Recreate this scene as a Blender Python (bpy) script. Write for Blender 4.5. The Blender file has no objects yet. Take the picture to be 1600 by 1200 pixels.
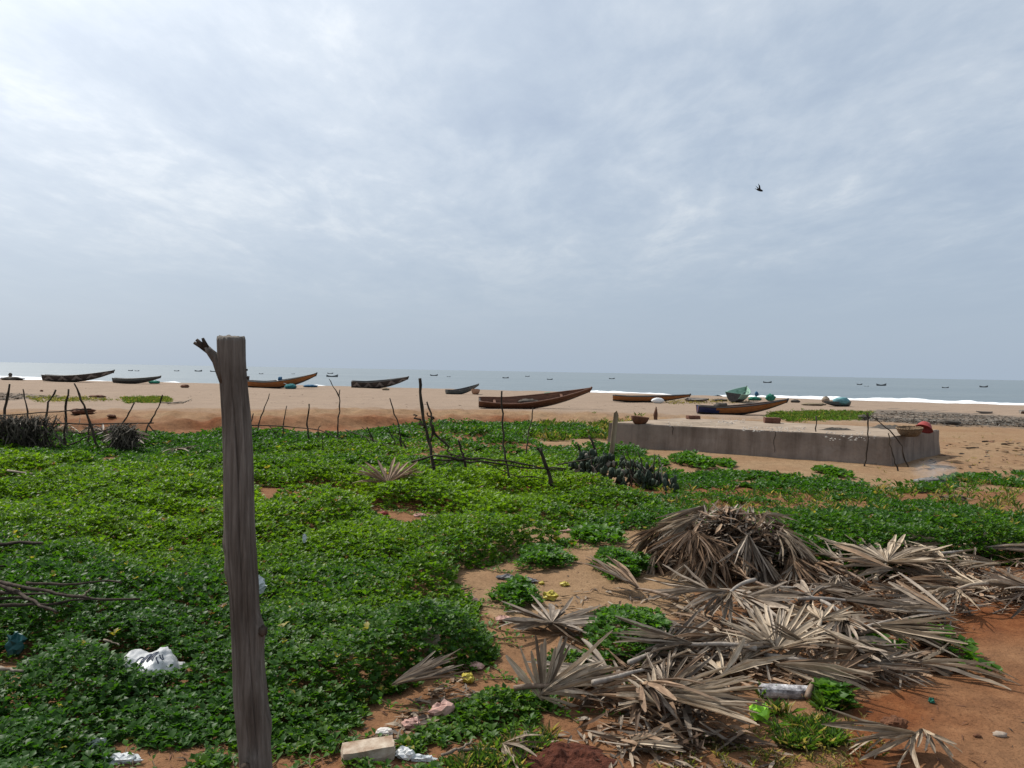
import bpy, math, random
import numpy as np
from mathutils import Vector, Matrix, Euler, noise as mnoise

R = math.radians
scene = bpy.context.scene
COL = scene.collection

# ---------------------------------------------------------------- camera
FPX, CX, CY = 1250.0, 800.0, 600.0          # focal length and centre in photo pixels (1600 x 1200)
CAM = np.array([0.0, 0.0, 1.6])
_p, _t = -0.016, 0.0178
_f = np.array([0, math.cos(_p), math.sin(_p)])
_r0 = np.array([1.0, 0, 0]); _u0 = np.cross(_r0, _f)
_r = math.cos(_t) * _r0 + math.sin(_t) * _u0
_u = -math.sin(_t) * _r0 + math.cos(_t) * _u0
cd = bpy.data.cameras.new('camera'); cam = bpy.data.objects.new('camera', cd); COL.objects.link(cam)
cam.matrix_world = Matrix(((_r[0], _u[0], -_f[0], 0), (_r[1], _u[1], -_f[1], 0), (_r[2], _u[2], -_f[2], 1.6), (0, 0, 0, 1)))
cd.sensor_width = 36; cd.lens = FPX / 1600 * 36; cd.clip_start = .05; cd.clip_end = 90000
scene.camera = cam

# ---------------------------------------------------------------- world, sun, exposure
SUN_AZ, SUN_EL = -50.0, 50.0                # degrees from +Y towards +X, and above the horizon
sun_dir = Vector((math.sin(R(SUN_AZ)) * math.cos(R(SUN_EL)), math.cos(R(SUN_AZ)) * math.cos(R(SUN_EL)), math.sin(R(SUN_EL))))
sd = bpy.data.lights.new('sun', 'SUN'); sd.energy = 4.8; sd.angle = R(1.2); sd.color = (1, .95, .87)
so = bpy.data.objects.new('sun', sd); COL.objects.link(so)
so.rotation_euler = sun_dir.to_track_quat('Z', 'Y').to_euler(); so.location = (0, 0, 30)

world = bpy.data.worlds.new('World'); scene.world = world; world.use_nodes = True
wt = world.node_tree; wt.nodes.clear()
def wn(kind, **kw):
    n = wt.nodes.new(kind)
    for k, v in kw.items(): setattr(n, k, v)
    return n
def wmath(op, a, b=None, clamp=False):
    n = wn('ShaderNodeMath', operation=op, use_clamp=clamp)
    for i, v in enumerate((a, b)):
        if v is None: continue
        if isinstance(v, (int, float)): n.inputs[i].default_value = v
        else: wt.links.new(v, n.inputs[i])
    return n.outputs[0]
tc = wn('ShaderNodeTexCoord'); sep = wn('ShaderNodeSeparateXYZ'); wt.links.new(tc.outputs['Generated'], sep.inputs[0])
zz = wmath('ADD', wmath('MAXIMUM', sep.outputs[2], 0.0), 0.10)
cmb = wn('ShaderNodeCombineXYZ')
wt.links.new(wmath('DIVIDE', sep.outputs[0], zz), cmb.inputs[0]); wt.links.new(wmath('DIVIDE', sep.outputs[1], zz), cmb.inputs[1])
def wnoise(scale, detail, rough, dist, off, stretch=(1, 1, 1)):
    m = wn('ShaderNodeMapping'); m.inputs['Location'].default_value = off; m.inputs['Scale'].default_value = stretch
    m.inputs['Rotation'].default_value = (0, 0, .5)
    wt.links.new(cmb.outputs[0], m.inputs[0])
    n = wn('ShaderNodeTexNoise'); n.inputs['Scale'].default_value = scale; n.inputs['Detail'].default_value = detail
    n.inputs['Roughness'].default_value = rough; n.inputs['Distortion'].default_value = dist
    wt.links.new(m.outputs[0], n.inputs['Vector']); return n.outputs['Fac']
n1 = wnoise(.42, 6, .55, .3, (5.6, 4.1, 0), (1, .7, 1))
n2 = wnoise(2.0, 9, .60, .5, (1.3, 2.2, 0), (1, .5, 1))
n3 = wnoise(9.0, 6, .62, .2, (8.3, .2, 0), (1, .6, 1))
den = wmath('ADD', wmath('ADD', wmath('MULTIPLY', n1, .40), wmath('MULTIPLY', n2, .44)), wmath('MULTIPLY', n3, .16))
rmp = wn('ShaderNodeValToRGB'); wt.links.new(den, rmp.inputs[0])
e = rmp.color_ramp.elements
e[0].position = .36; e[0].color = (.42, .51, .645, 1)
e[1].position = .61; e[1].color = (.81, .86, .91, 1)
x = e.new(.45); x.color = (.495, .585, .705, 1)
x = e.new(.525); x.color = (.595, .675, .775, 1)
# the veil thickens to an even haze low over the sea
low = wn('ShaderNodeMapRange'); low.interpolation_type = 'SMOOTHERSTEP'
low.inputs['From Min'].default_value = .0; low.inputs['From Max'].default_value = .30
wt.links.new(sep.outputs[2], low.inputs['Value'])
mixh = wn('ShaderNodeMix', data_type='RGBA'); wt.links.new(low.outputs[0], mixh.inputs['Factor'])
mixh.inputs['A'].default_value = (.43, .52, .635, 1); wt.links.new(rmp.outputs[0], mixh.inputs['B'])
# sun glow through the veil
dotn = wn('ShaderNodeVectorMath', operation='DOT_PRODUCT'); wt.links.new(tc.outputs['Generated'], dotn.inputs[0]); dotn.inputs[1].default_value = sun_dir
glow = wmath('MULTIPLY', wmath('POWER', wmath('MAXIMUM', dotn.outputs['Value'], 0.0), 5.0), .85)
gl = wn('ShaderNodeMix', data_type='RGBA', blend_type='ADD'); gl.inputs['Factor'].default_value = 1.0
wt.links.new(mixh.outputs['Result'], gl.inputs['A'])
gc = wn('ShaderNodeCombineColor')
for i in range(3): wt.links.new(glow, gc.inputs[i])
wt.links.new(gc.outputs[0], gl.inputs['B'])
sky = wn('ShaderNodeTexSky', sky_type='NISHITA', sun_disc=False, sun_elevation=R(SUN_EL), sun_rotation=R(SUN_AZ))
sky.dust_density = 2.5
b1 = wn('ShaderNodeBackground'); b1.inputs[1].default_value = .09; wt.links.new(sky.outputs[0], b1.inputs[0])
b2 = wn('ShaderNodeBackground'); b2.inputs[1].default_value = 1.0; wt.links.new(gl.outputs['Result'], b2.inputs[0])
mx = wn('ShaderNodeMixShader'); mx.inputs[0].default_value = .88
wt.links.new(b1.outputs[0], mx.inputs[1]); wt.links.new(b2.outputs[0], mx.inputs[2])
wo = wn('ShaderNodeOutputWorld'); wt.links.new(mx.outputs[0], wo.inputs[0])
vs = scene.view_settings
vs.view_transform = 'Standard'; vs.look = 'None'; vs.exposure = 0.0; vs.gamma = 1.0; vs.use_curve_mapping = False

# ---------------------------------------------------------------- helpers
def _hash(ix, iy, s):
    h = (ix.astype(np.int64) * 374761393 + iy.astype(np.int64) * 668265263 + s * 2246822519) & 0xffffffff
    h = ((h ^ (h >> 13)) * 1274126177) & 0xffffffff
    h = (h ^ (h >> 16)) & 0xffffffff
    return h / 4294967295.0
def vnoise(x, y, s=0):
    x = np.asarray(x, float); y = np.asarray(y, float)
    ix = np.floor(x); iy = np.floor(y); fx = x - ix; fy = y - iy
    fx = fx * fx * (3 - 2 * fx); fy = fy * fy * (3 - 2 * fy)
    a = _hash(ix, iy, s); b = _hash(ix + 1, iy, s); c = _hash(ix, iy + 1, s); d = _hash(ix + 1, iy + 1, s)
    return (a * (1 - fx) + b * fx) * (1 - fy) + (c * (1 - fx) + d * fx) * fy
def fbm(x, y, s=0, o=4):
    t = 0; a = .5; n = 0
    for k in range(o):
        t = t + a * vnoise(np.asarray(x) * 2 ** k, np.asarray(y) * 2 ** k, s + 17 * k); n += a; a *= .5
    return t / n
def sstep(a, b, x):
    t = np.clip((np.asarray(x, float) - a) / (b - a), 0, 1); return t * t * (3 - 2 * t)

BUND_X = [-40, -14, -8.8, -5.8, 0, 5, 9]; BUND_Y = [18.5, 19.0, 19.6, 20.8, 24.3, 25.5, 26]
BUND_A = [.20, .24, .33, .36, .22, .13, 0]
CREST_X = [-300, -150, -62, -30, -14, 13, 42, 80, 200]; CREST_Y = [118, 106, 97, 94, 90, 82, 66, 52, 30]
SEA_Z = -1.2
def hz(x, y):
    x = np.asarray(x, float); y = np.asarray(y, float)
    yb = np.interp(x, BUND_X, BUND_Y) + (fbm(x * .7, y * .1, 5) - .5) * 1.0
    am = np.interp(x, BUND_X, BUND_A)
    d = y - yb
    bund = am * (.68 * sstep(-.28, .30, d) + .32 * sstep(.4, 2.6, d))
    fall = sstep(3.0, 15.0, d)
    z = bund * (1 - fall) - .5 * fall
    c = np.interp(x, CREST_X, CREST_Y)
    z = z - 3.2 * sstep(0, 42, y - c)
    z = z + (fbm(x * .5, y * .5, 1, 3) - .5) * .05 * (1 - sstep(60, 90, y)) + (fbm(x * 3.1, y * 3.1, 2, 4) - .5) * .035 * (1 - sstep(22, 40, y))
    z = z + (fbm(x * .35, y * .6, 9, 3) - .5) * .14 * sstep(30, 45, y)
    z = z + .05 * sstep(.52, .75, fbm(x * 1.6, y * 2.2, 77, 3)) * sstep(-1, 1, d) * (1 - sstep(5, 9, d))
    z = z + (fbm(x * 2.3, y * 2.3, 88, 3) - .5) * .22 * sstep(-.6, .2, d) * (1 - sstep(1.5, 4, d)) * (am > .05)
    return z
def hz1(x, y): return float(hz(np.array([x]), np.array([y]))[0])
def ray(x, y): return _f + (x - CX) / FPX * _r - (y - CY) / FPX * _u
def at(x, y, Y):
    """world point at depth Y (metres along +Y) on the sight line of photo pixel x, y"""
    d = ray(x, y); return Vector(CAM + d * (Y / d[1]))
def ground(x, y, lift=0.0):
    d = ray(x, y); Y = np.geomspace(1.2, 160, 1500); s = Y / d[1]
    X = d[0] * s; Z = CAM[2] + d[2] * s
    g = hz(X, Y) + lift
    k = np.argmax(Z <= g) if (Z <= g).any() else len(Y) - 1
    return Vector((X[k], Y[k], g[k] - lift))
def project(X, Y, Z):
    v = np.stack([X - CAM[0], Y - CAM[1], Z - CAM[2]], -1)
    w = v @ _f; return CX + FPX * (v @ _r) / w, CY - FPX * (v @ _u) / w
def ground_pts(px, py):
    """many pixels sighted on the ground at once"""
    px = np.asarray(px, float); py = np.asarray(py, float)
    d = _f[None] + ((px - CX) / FPX)[:, None] * _r[None] - ((py - CY) / FPX)[:, None] * _u[None]
    zt = np.zeros(len(px))
    for _ in range(6):
        s = (zt - CAM[2]) / np.minimum(d[:, 2], -1e-4); X, Y = d[:, 0] * s, d[:, 1] * s; zt = hz(X, Y)
    return np.stack([X, Y, zt], -1)
def sample_poly(poly, n, rg):
    """n random pixels inside a pixel outline"""
    xs = [p[0] for p in poly]; ys_ = [p[1] for p in poly]; out = np.zeros((0, 2))
    while len(out) < n:
        q = np.stack([rg.uniform(min(xs), max(xs), n * 2), rg.uniform(min(ys_), max(ys_), n * 2)], -1)
        out = np.concatenate([out, q[inpoly(q[:, 0], q[:, 1], poly)]])
    return out[:n]
def inpoly(px, py, poly):
    r = np.zeros(px.shape, bool); n = len(poly)
    for i in range(n):
        x1, y1 = poly[i]; x2, y2 = poly[(i + 1) % n]
        if y1 == y2: continue
        c = ((y1 > py) != (y2 > py)) & (px < (x2 - x1) * (py - y1) / (y2 - y1) + x1)
        r ^= c
    return r

def mesh(name, v, f, mats=(), smooth=False):
    me = bpy.data.meshes.new(name); me.from_pydata([tuple(p) for p in v], [], [tuple(q) for q in f])
    for m in mats: me.materials.append(m)
    if smooth: me.polygons.foreach_set('use_smooth', [True] * len(me.polygons))
    me.update(); return me
def obj(name, me, parent=None, loc=None, rot=None, scale=None):
    o = bpy.data.objects.new(name, me); COL.objects.link(o)
    if parent is not None: o.parent = parent
    if loc is not None: o.location = loc
    if rot is not None: o.rotation_euler = rot
    if scale is not None: o.scale = scale
    return o
def tag(o, label, cat, group=None):
    o['label'] = label; o['category'] = cat
    if group: o['group'] = group
    return o
def kind(o, k, label=None):
    o['kind'] = k
    if label: o['label'] = label
    return o
def empty(name, loc=(0, 0, 0), rot=(0, 0, 0)):
    o = bpy.data.objects.new(name, None); COL.objects.link(o); o.location = loc; o.rotation_euler = rot
    o.empty_display_size = .1; return o

class G:                                    # a bag of vertices and faces
    def __init__(s): s.v = []; s.f = []
    def add(s, v, f):
        b = len(s.v); s.v += [tuple(p) for p in v]; s.f += [tuple(i + b for i in q) for q in f]; return s
    def tube(s, pts, rad, n=7, rough=0.0, rng=None, cap=True):
        pts = [Vector(p) for p in pts]; b = len(s.v)
        t0 = (pts[1] - pts[0]).normalized()
        a = t0.orthogonal().normalized()
        for i, p in enumerate(pts):
            t = (pts[min(i + 1, len(pts) - 1)] - pts[max(i - 1, 0)]).normalized()
            a = (a - t * a.dot(t)).normalized(); c = t.cross(a)
            for k in range(n):
                w = 2 * math.pi * k / n
                r = rad[i] * (1 + (rng.uniform(-rough, rough) if rng else 0))
                s.v.append(tuple(p + (a * math.cos(w) + c * math.sin(w)) * r))
        for i in range(len(pts) - 1):
            for k in range(n):
                k2 = (k + 1) % n
                s.f.append((b + i * n + k, b + i * n + k2, b + (i + 1) * n + k2, b + (i + 1) * n + k))
        if cap:
            s.f.append(tuple(b + k for k in reversed(range(n)))); s.f.append(tuple(b + (len(pts) - 1) * n + k for k in range(n)))
        return s
    def box(s, c, d, rot=None):
        m = Euler(rot).to_matrix() if rot else Matrix.Identity(3)
        vv = [Vector(c) + m @ Vector((sx * d[0] / 2, sy * d[1] / 2, sz * d[2] / 2)) for sx in (-1, 1) for sy in (-1, 1) for sz in (-1, 1)]
        return s.add(vv, [(0, 1, 3, 2), (4, 6, 7, 5), (0, 4, 5, 1), (2, 3, 7, 6), (0, 2, 6, 4), (1, 5, 7, 3)])
    def lathe(s, prof, n=16, c=(0, 0, 0)):
        b = len(s.v)
        for r, z in prof:
            for k in range(n):
                w = 2 * math.pi * k / n; s.v.append((c[0] + r * math.cos(w), c[1] + r * math.sin(w), c[2] + z))
        for i in range(len(prof) - 1):
            for k in range(n):
                k2 = (k + 1) % n; s.f.append((b + i * n + k, b + i * n + k2, b + (i + 1) * n + k2, b + (i + 1) * n + k))
        return s
    def mesh(s, name, mat, smooth=False): return mesh(name, s.v, s.f, (mat,), smooth)
def lump(size, seed, amp=.25, freq=1.6, nu=18, nv=10, flat=0.0, sharp=False):
    """an uneven closed lump standing on z = 0"""
    g = G(); off = Vector((seed * 3.7, seed * 1.9, seed * 5.3)); vs_ = []
    for j in range(nv + 1):
        ph = math.pi * j / nv - math.pi / 2
        for i in range(nu):
            th = 2 * math.pi * i / nu
            d = Vector((math.cos(ph) * math.cos(th), math.cos(ph) * math.sin(th), math.sin(ph)))
            nn = mnoise.fractal(d * freq + off, 1.0, 2.0, 4) if not sharp else (mnoise.voronoi(d * freq + off)[0][0] * 2 - .8)
            r = 1 + amp * nn
            p = d * r
            vs_.append((p.x * size[0] / 2, p.y * size[1] / 2, max((p.z + 1 - flat) * size[2] / 2, -.02)))
    fs = []
    for j in range(nv):
        for i in range(nu):
            i2 = (i + 1) % nu; fs.append((j * nu + i, j * nu + i2, (j + 1) * nu + i2, (j + 1) * nu + i))
    g.add(vs_, fs); return g

# ---------------------------------------------------------------- materials
def mat(name, base=(.5, .5, .5), rough=.8, spec=.3, build=None):
    m = bpy.data.materials.new(name); m.use_nodes = True; nt = m.node_tree
    p = nt.nodes['Principled BSDF']; p.inputs['Base Color'].default_value = (*base, 1); p.inputs['Roughness'].default_value = rough
    p.inputs['Specular IOR Level'].default_value = spec
    if build: build(nt, p)
    return m
def nd(nt, kind_, **kw):
    n = nt.nodes.new(kind_)
    for k, v in kw.items(): setattr(n, k, v)
    return n
def noise_node(nt, scale, detail=5, rough=.6, coord='Object', stretch=(1, 1, 1), dist=0.0):
    t = nd(nt, 'ShaderNodeTexCoord'); mp = nd(nt, 'ShaderNodeMapping'); mp.inputs['Scale'].default_value = stretch
    nt.links.new(t.outputs[coord], mp.inputs[0])
    n = nd(nt, 'ShaderNodeTexNoise'); n.inputs['Scale'].default_value = scale; n.inputs['Detail'].default_value = detail
    n.inputs['Roughness'].default_value = rough; n.inputs['Distortion'].default_value = dist
    nt.links.new(mp.outputs[0], n.inputs['Vector']); return n.outputs['Fac']
def ramp(nt, fac, stops):
    r = nd(nt, 'ShaderNodeValToRGB'); nt.links.new(fac, r.inputs[0]); e = r.color_ramp.elements
    e[0].position, e[0].color = stops[0][0], (*stops[0][1], 1); e[1].position, e[1].color = stops[-1][0], (*stops[-1][1], 1)
    for p, c in stops[1:-1]: q = e.new(p); q.color = (*c, 1)
    return r.outputs[0]
def bump(nt, p, h, strength=.5, dist=.02):
    b = nd(nt, 'ShaderNodeBump'); b.inputs['Strength'].default_value = strength; b.inputs['Distance'].default_value = dist
    nt.links.new(h, b.inputs['Height']); nt.links.new(b.outputs[0], p.inputs['Normal']); return b
def mixc(nt, fac, a, b, blend='MIX'):
    m = nd(nt, 'ShaderNodeMix', data_type='RGBA', blend_type=blend)
    for s, v in (('Factor', fac), ('A', a), ('B', b)):
        if isinstance(v, (int, float)): m.inputs[s].default_value = v
        elif isinstance(v, tuple): m.inputs[s].default_value = (*v, 1)
        else: nt.links.new(v, m.inputs[s])
    return m.outputs['Result']
def mixed(name, c1, c2, scale=6, rough=.85, bstr=.4, bdist=.01, stretch=(1, 1, 1), spec=.25, coord='Object', rnd=0.0):
    """two-tone noisy material; rnd also shifts it by the object's own random number"""
    def b(nt, p):
        n = noise_node(nt, scale, 6, .62, coord, stretch)
        c = ramp(nt, n, [(.34, c1), (.66, c2)])
        if rnd:
            oi = nd(nt, 'ShaderNodeObjectInfo')
            hs = nd(nt, 'ShaderNodeHueSaturation'); nt.links.new(c, hs.inputs['Color'])
            mr = nd(nt, 'ShaderNodeMapRange'); mr.inputs['To Min'].default_value = 1 - rnd; mr.inputs['To Max'].default_value = 1 + rnd
            nt.links.new(oi.outputs['Random'], mr.inputs['Value']); nt.links.new(mr.outputs[0], hs.inputs['Value']); c = hs.outputs[0]
        nt.links.new(c, p.inputs['Base Color'])
        n2 = noise_node(nt, scale * 5, 6, .7, coord, stretch); bump(nt, p, n2, bstr, bdist)
    return mat(name, c1, rough, spec, b)
# ================================================================ the ground
def m_ground_build(nt, p):
    a = nd(nt, 'ShaderNodeVertexColor', layer_name='zone')      # R red soil, G grey debris-stained, B smooth beach
    s = nd(nt, 'ShaderNodeSeparateColor'); nt.links.new(a.outputs[0], s.inputs[0])
    big = noise_node(nt, .9, 7, .62); mid = noise_node(nt, 6, 7, .68); fine = noise_node(nt, 60, 5, .75)
    sand = ramp(nt, mid, [(.30, (.200, .128, .070)), (.70, (.285, .188, .108))])
    red = ramp(nt, mid, [(.30, (.100, .034, .013)), (.52, (.160, .058, .021)), (.72, (.205, .085, .034))])
    beach = ramp(nt, big, [(.30, (.225, .166, .122)), (.70, (.275, .205, .150))])
    c = mixc(nt, s.outputs[0], sand, red)
    c = mixc(nt, s.outputs[2], c, beach)
    c = mixc(nt, s.outputs[1], c, (.10, .088, .075))
    # fine crumbs and specks
    sp = ramp(nt, fine, [(.36, (.42, .38, .36)), (.48, (1, 1, 1)), (.62, (1, 1, 1)), (.72, (1.25, 1.2, 1.12))])
    c = mixc(nt, .75, c, sp, 'MULTIPLY')
    nt.links.new(c, p.inputs['Base Color'])
    h1 = noise_node(nt, 9, 8, .7); h2 = noise_node(nt, 70, 4, .7)
    add = nd(nt, 'ShaderNodeMath', operation='MULTIPLY_ADD'); nt.links.new(h2, add.inputs[0]); add.inputs[1].default_value = .25; nt.links.new(h1, add.inputs[2])
    vo = nd(nt, 'ShaderNodeTexVoronoi', feature='SMOOTH_F1'); vo.inputs['Scale'].default_value = 2.6; vo.inputs['Smoothness'].default_value = .6
    tcv = nd(nt, 'ShaderNodeTexCoord'); nt.links.new(tcv.outputs['Object'], vo.inputs['Vector'])
    rv = nd(nt, 'ShaderNodeMapRange'); rv.inputs['From Min'].default_value = .0; rv.inputs['From Max'].default_value = .35; nt.links.new(vo.outputs['Distance'], rv.inputs['Value'])
    ad2 = nd(nt, 'ShaderNodeMath', operation='MULTIPLY_ADD'); nt.links.new(rv.outputs[0], ad2.inputs[0]); ad2.inputs[1].default_value = .45; nt.links.new(add.outputs[0], ad2.inputs[2])
    bump(nt, p, ad2.outputs[0], .6, .05)
M_GROUND = mat('sandy_soil', (.3, .2, .12), .95, .1, m_ground_build)

nr, nc = 560, 520
ys = np.concatenate([np.linspace(-60, 1.2, 30)[:-1], np.geomspace(1.2, 210, nr - 29)])
ts = np.linspace(-1, 1, nc); ts = np.sign(ts) * (np.abs(ts) * .72 + np.abs(ts) ** 5 * 1.3)
YY = np.repeat(ys, nc); XX = (np.maximum(ys, 0) + 4.0)[:, None] * ts[None, :]; XX[:29] *= 8; XX = XX.ravel()
ZZ = hz(XX, YY)
PX, PY = project(XX, np.maximum(YY, .5), ZZ)
ok = YY > 2.2
nz1 = fbm(XX * 1.3, YY * 1.3, 31); nz2 = fbm(XX * .35, YY * .35, 32)
ybv = np.interp(XX, BUND_X, BUND_Y); dv = YY - ybv
red = np.full(XX.shape, .62) + (nz2 - .5) * .8
tan_patch = ok & inpoly(PX + (nz1 - .5) * 60, PY + (nz1 - .5) * 20, [(660, 800), (1100, 800), (1060, 960), (930, 985), (800, 975), (690, 930), (640, 880)])
red = np.where(tan_patch, .12 + (nz1 - .5) * .5, red)
plat = (YY > 11.5) & (XX > .6) & (dv < 6)
red = np.where(plat, .12 + (nz1 - .5) * .7, red)
path = ok & inpoly(PX, PY, [(1500, 940), (2400, 900), (2400, 1900), (1250, 1900), (1330, 1100), (1480, 1060)])
red = np.where(path, .85 + (nz1 - .5) * 1.0 + .35 * sstep(1480, 1330, PX), red)
red = np.where((dv > -1.2) & (dv < 4) & ~plat, .30 + .45 * sstep(1.6, .2, dv) + (nz1 - .5) * .9, red)
beach = sstep(1.6, 5.5, dv + (nz1 - .5) * 2.5)
beach = np.where(XX > 5, sstep(26, 31, YY + (nz1 - .5) * 5), beach)
grey = np.where(ok, inpoly(PX, PY + (nz1 - .5) * 8, [(1320, 644), (1400, 640), (1600, 650), (1900, 664), (1900, 690), (1600, 670), (1440, 664), (1340, 656)]), False) * (.45 + (nz1 - .35) * .9)
grey = np.maximum(grey, np.where(ok, inpoly(PX, PY + (nz1 - .5) * 5, [(-400, 612), (0, 613), (120, 621), (0, 626), (-400, 630)]), False) * .4)
foot = ok & inpoly(PX, PY, [(1380, 700), (1480, 690), (1480, 735), (1380, 740)])
zone = np.stack([np.clip(red, 0, 1), np.clip(grey, 0, .9), np.clip(beach, 0, 1), np.ones_like(red)], -1)
def grid_mesh(name, X, Y, Z, r, c, m):
    me = bpy.data.meshes.new(name); n = r * c
    me.vertices.add(n); me.vertices.foreach_set('co', np.stack([X, Y, Z], -1).astype(np.float32).ravel())
    i = (np.arange(r - 1)[:, None] * c + np.arange(c - 1)[None, :]).ravel()
    q = np.stack([i, i + 1, i + c + 1, i + c], -1).ravel()
    k = len(i); me.loops.add(k * 4); me.loops.foreach_set('vertex_index', q.astype(np.int32))
    me.polygons.add(k); me.polygons.foreach_set('loop_start', (np.arange(k) * 4).astype(np.int32))
    me.polygons.foreach_set('use_smooth', np.ones(k, bool)); me.materials.append(m); me.update(calc_edges=True); return me
me = grid_mesh('ground', XX, YY, ZZ, len(ys), nc, M_GROUND)
ca = me.color_attributes.new('zone', 'FLOAT_COLOR', 'POINT'); ca.data.foreach_set('color', zone.astype(np.float32).ravel())
kind(obj('ground', me), 'structure')

# ---------------------------------------------------------------- the sea and its surf
def m_sea_build(nt, p):
    n1 = noise_node(nt, .22, 8, .62, 'Object', (.55, 1.5, 1)); n2 = noise_node(nt, .012, 5, .6, 'Object', (.4, 1.6, 1))
    c = ramp(nt, n2, [(.35, (.100, .132, .152)), (.65, (.130, .162, .178))]); nt.links.new(c, p.inputs['Base Color'])
    bump(nt, p, n1, .9, .5)
M_SEA = mat('sea_water', (.06, .1, .13), .42, .5, m_sea_build)
sy = np.concatenate([np.geomspace(20, 400, 240), np.geomspace(410, 40000, 60)]); sx = np.linspace(-1, 1, 221)
SX = ((sy + 60)[:, None] * (sx * 2.2)[None, :]).ravel(); SY = np.repeat(sy, 221)
swell = (np.sin((SY - np.interp(SX, CREST_X, CREST_Y)) * .35 + 5 * fbm(SX * .02, SY * .01, 40)) * .5 + fbm(SX * .1, SY * .3, 41) - .5) * .22 * (1 - sstep(200, 400, SY))
kind(obj('sea', grid_mesh('sea', SX, SY, SEA_Z + swell, 300, 221, M_SEA)), 'structure')
def m_foam_build(nt, p):
    n = noise_node(nt, .9, 7, .7, 'Object', (.5, 1, 1)); c = ramp(nt, n, [(.3, (.62, .66, .69)), (.6, (.84, .85, .86))]); nt.links.new(c, p.inputs['Base Color'])
    bump(nt, p, noise_node(nt, 2.2, 6, .7), .7, .2)
M_FOAM = mat('surf_foam', (.8, .82, .84), .8, .2, m_foam_build)
def breaker(off, x0, x1, w, h, seed, gate, label):
    h *= .42; w *= .65
    """one line of broken surf: a ragged ridge of foam lying on the water along the shore"""
    xs = np.linspace(x0, x1, int((x1 - x0) * 2.2)); k = 9
    yc = np.interp(xs, CREST_X, CREST_Y) + off + (fbm(xs * .05, xs * 0 + seed, 50, 3) - .5) * 9
    a = sstep(gate, gate + .16, fbm(xs * .07, xs * 0 + seed * 3.1, 51, 3))
    hh = h * a * (.45 + 1.1 * fbm(xs * .5, xs * 0 + seed, 52, 3)); ww = w * (.15 + .85 * a) * (.6 + .8 * fbm(xs * .16, xs * 0, 53 + seed, 3))
    X = np.repeat(xs, k); u = np.tile(np.linspace(0, 1, k), len(xs))
    Y = np.repeat(yc, k) + (u - .3) * np.repeat(ww, k)
    prof = np.sin(np.pi * np.clip(u, 0, 1)) ** .7 * (1 - .55 * u)
    Z = SEA_Z - .14 + np.repeat(hh, k) * prof * (.75 + .5 * fbm(X * 1.3, Y * 1.3, 54, 2)) + np.where(prof > .05, .16 * np.repeat(a, k), -.1)
    kind(obj('surf', grid_mesh('surf', X, Y, Z, len(xs), k, M_FOAM)), 'structure', label)
breaker(15, -30, 130, 9, .62, 1, .30, 'white line of broken surf close to the beach')
breaker(27, 8, 150, 8, .85, 2, .34, 'second row of breaking surf off the right beach')
breaker(25, 26, 170, 10, 1.3, 7, .12, 'broad white surf off the right end of the beach')
breaker(24, -170, -22, 9, .85, 3, .36, 'ragged white surf off the left beach')
breaker(44, -200, -60, 7, .9, 4, .48, 'broken outer surf off the far left beach')
# ================================================================ low green plants
rng = np.random.default_rng(11)
def m_leaf_build(nt, p):
    a = nd(nt, 'ShaderNodeVertexColor', layer_name='Col'); nt.links.new(a.outputs[0], p.inputs['Base Color'])
    tr = nd(nt, 'ShaderNodeBsdfTranslucent'); c = mixc(nt, 1.0, a.outputs[0], (1.5, 1.6, .55), 'MULTIPLY'); nt.links.new(c, tr.inputs[0])
    mxs = nd(nt, 'ShaderNodeMixShader'); mxs.inputs[0].default_value = .42
    out = nt.nodes['Material Output']; nt.links.new(p.outputs[0], mxs.inputs[1]); nt.links.new(tr.outputs[0], mxs.inputs[2]); nt.links.new(mxs.outputs[0], out.inputs[0])
M_LEAF = mat('creeper_leaf', (.05, .12, .02), .48, .22, m_leaf_build)

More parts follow.
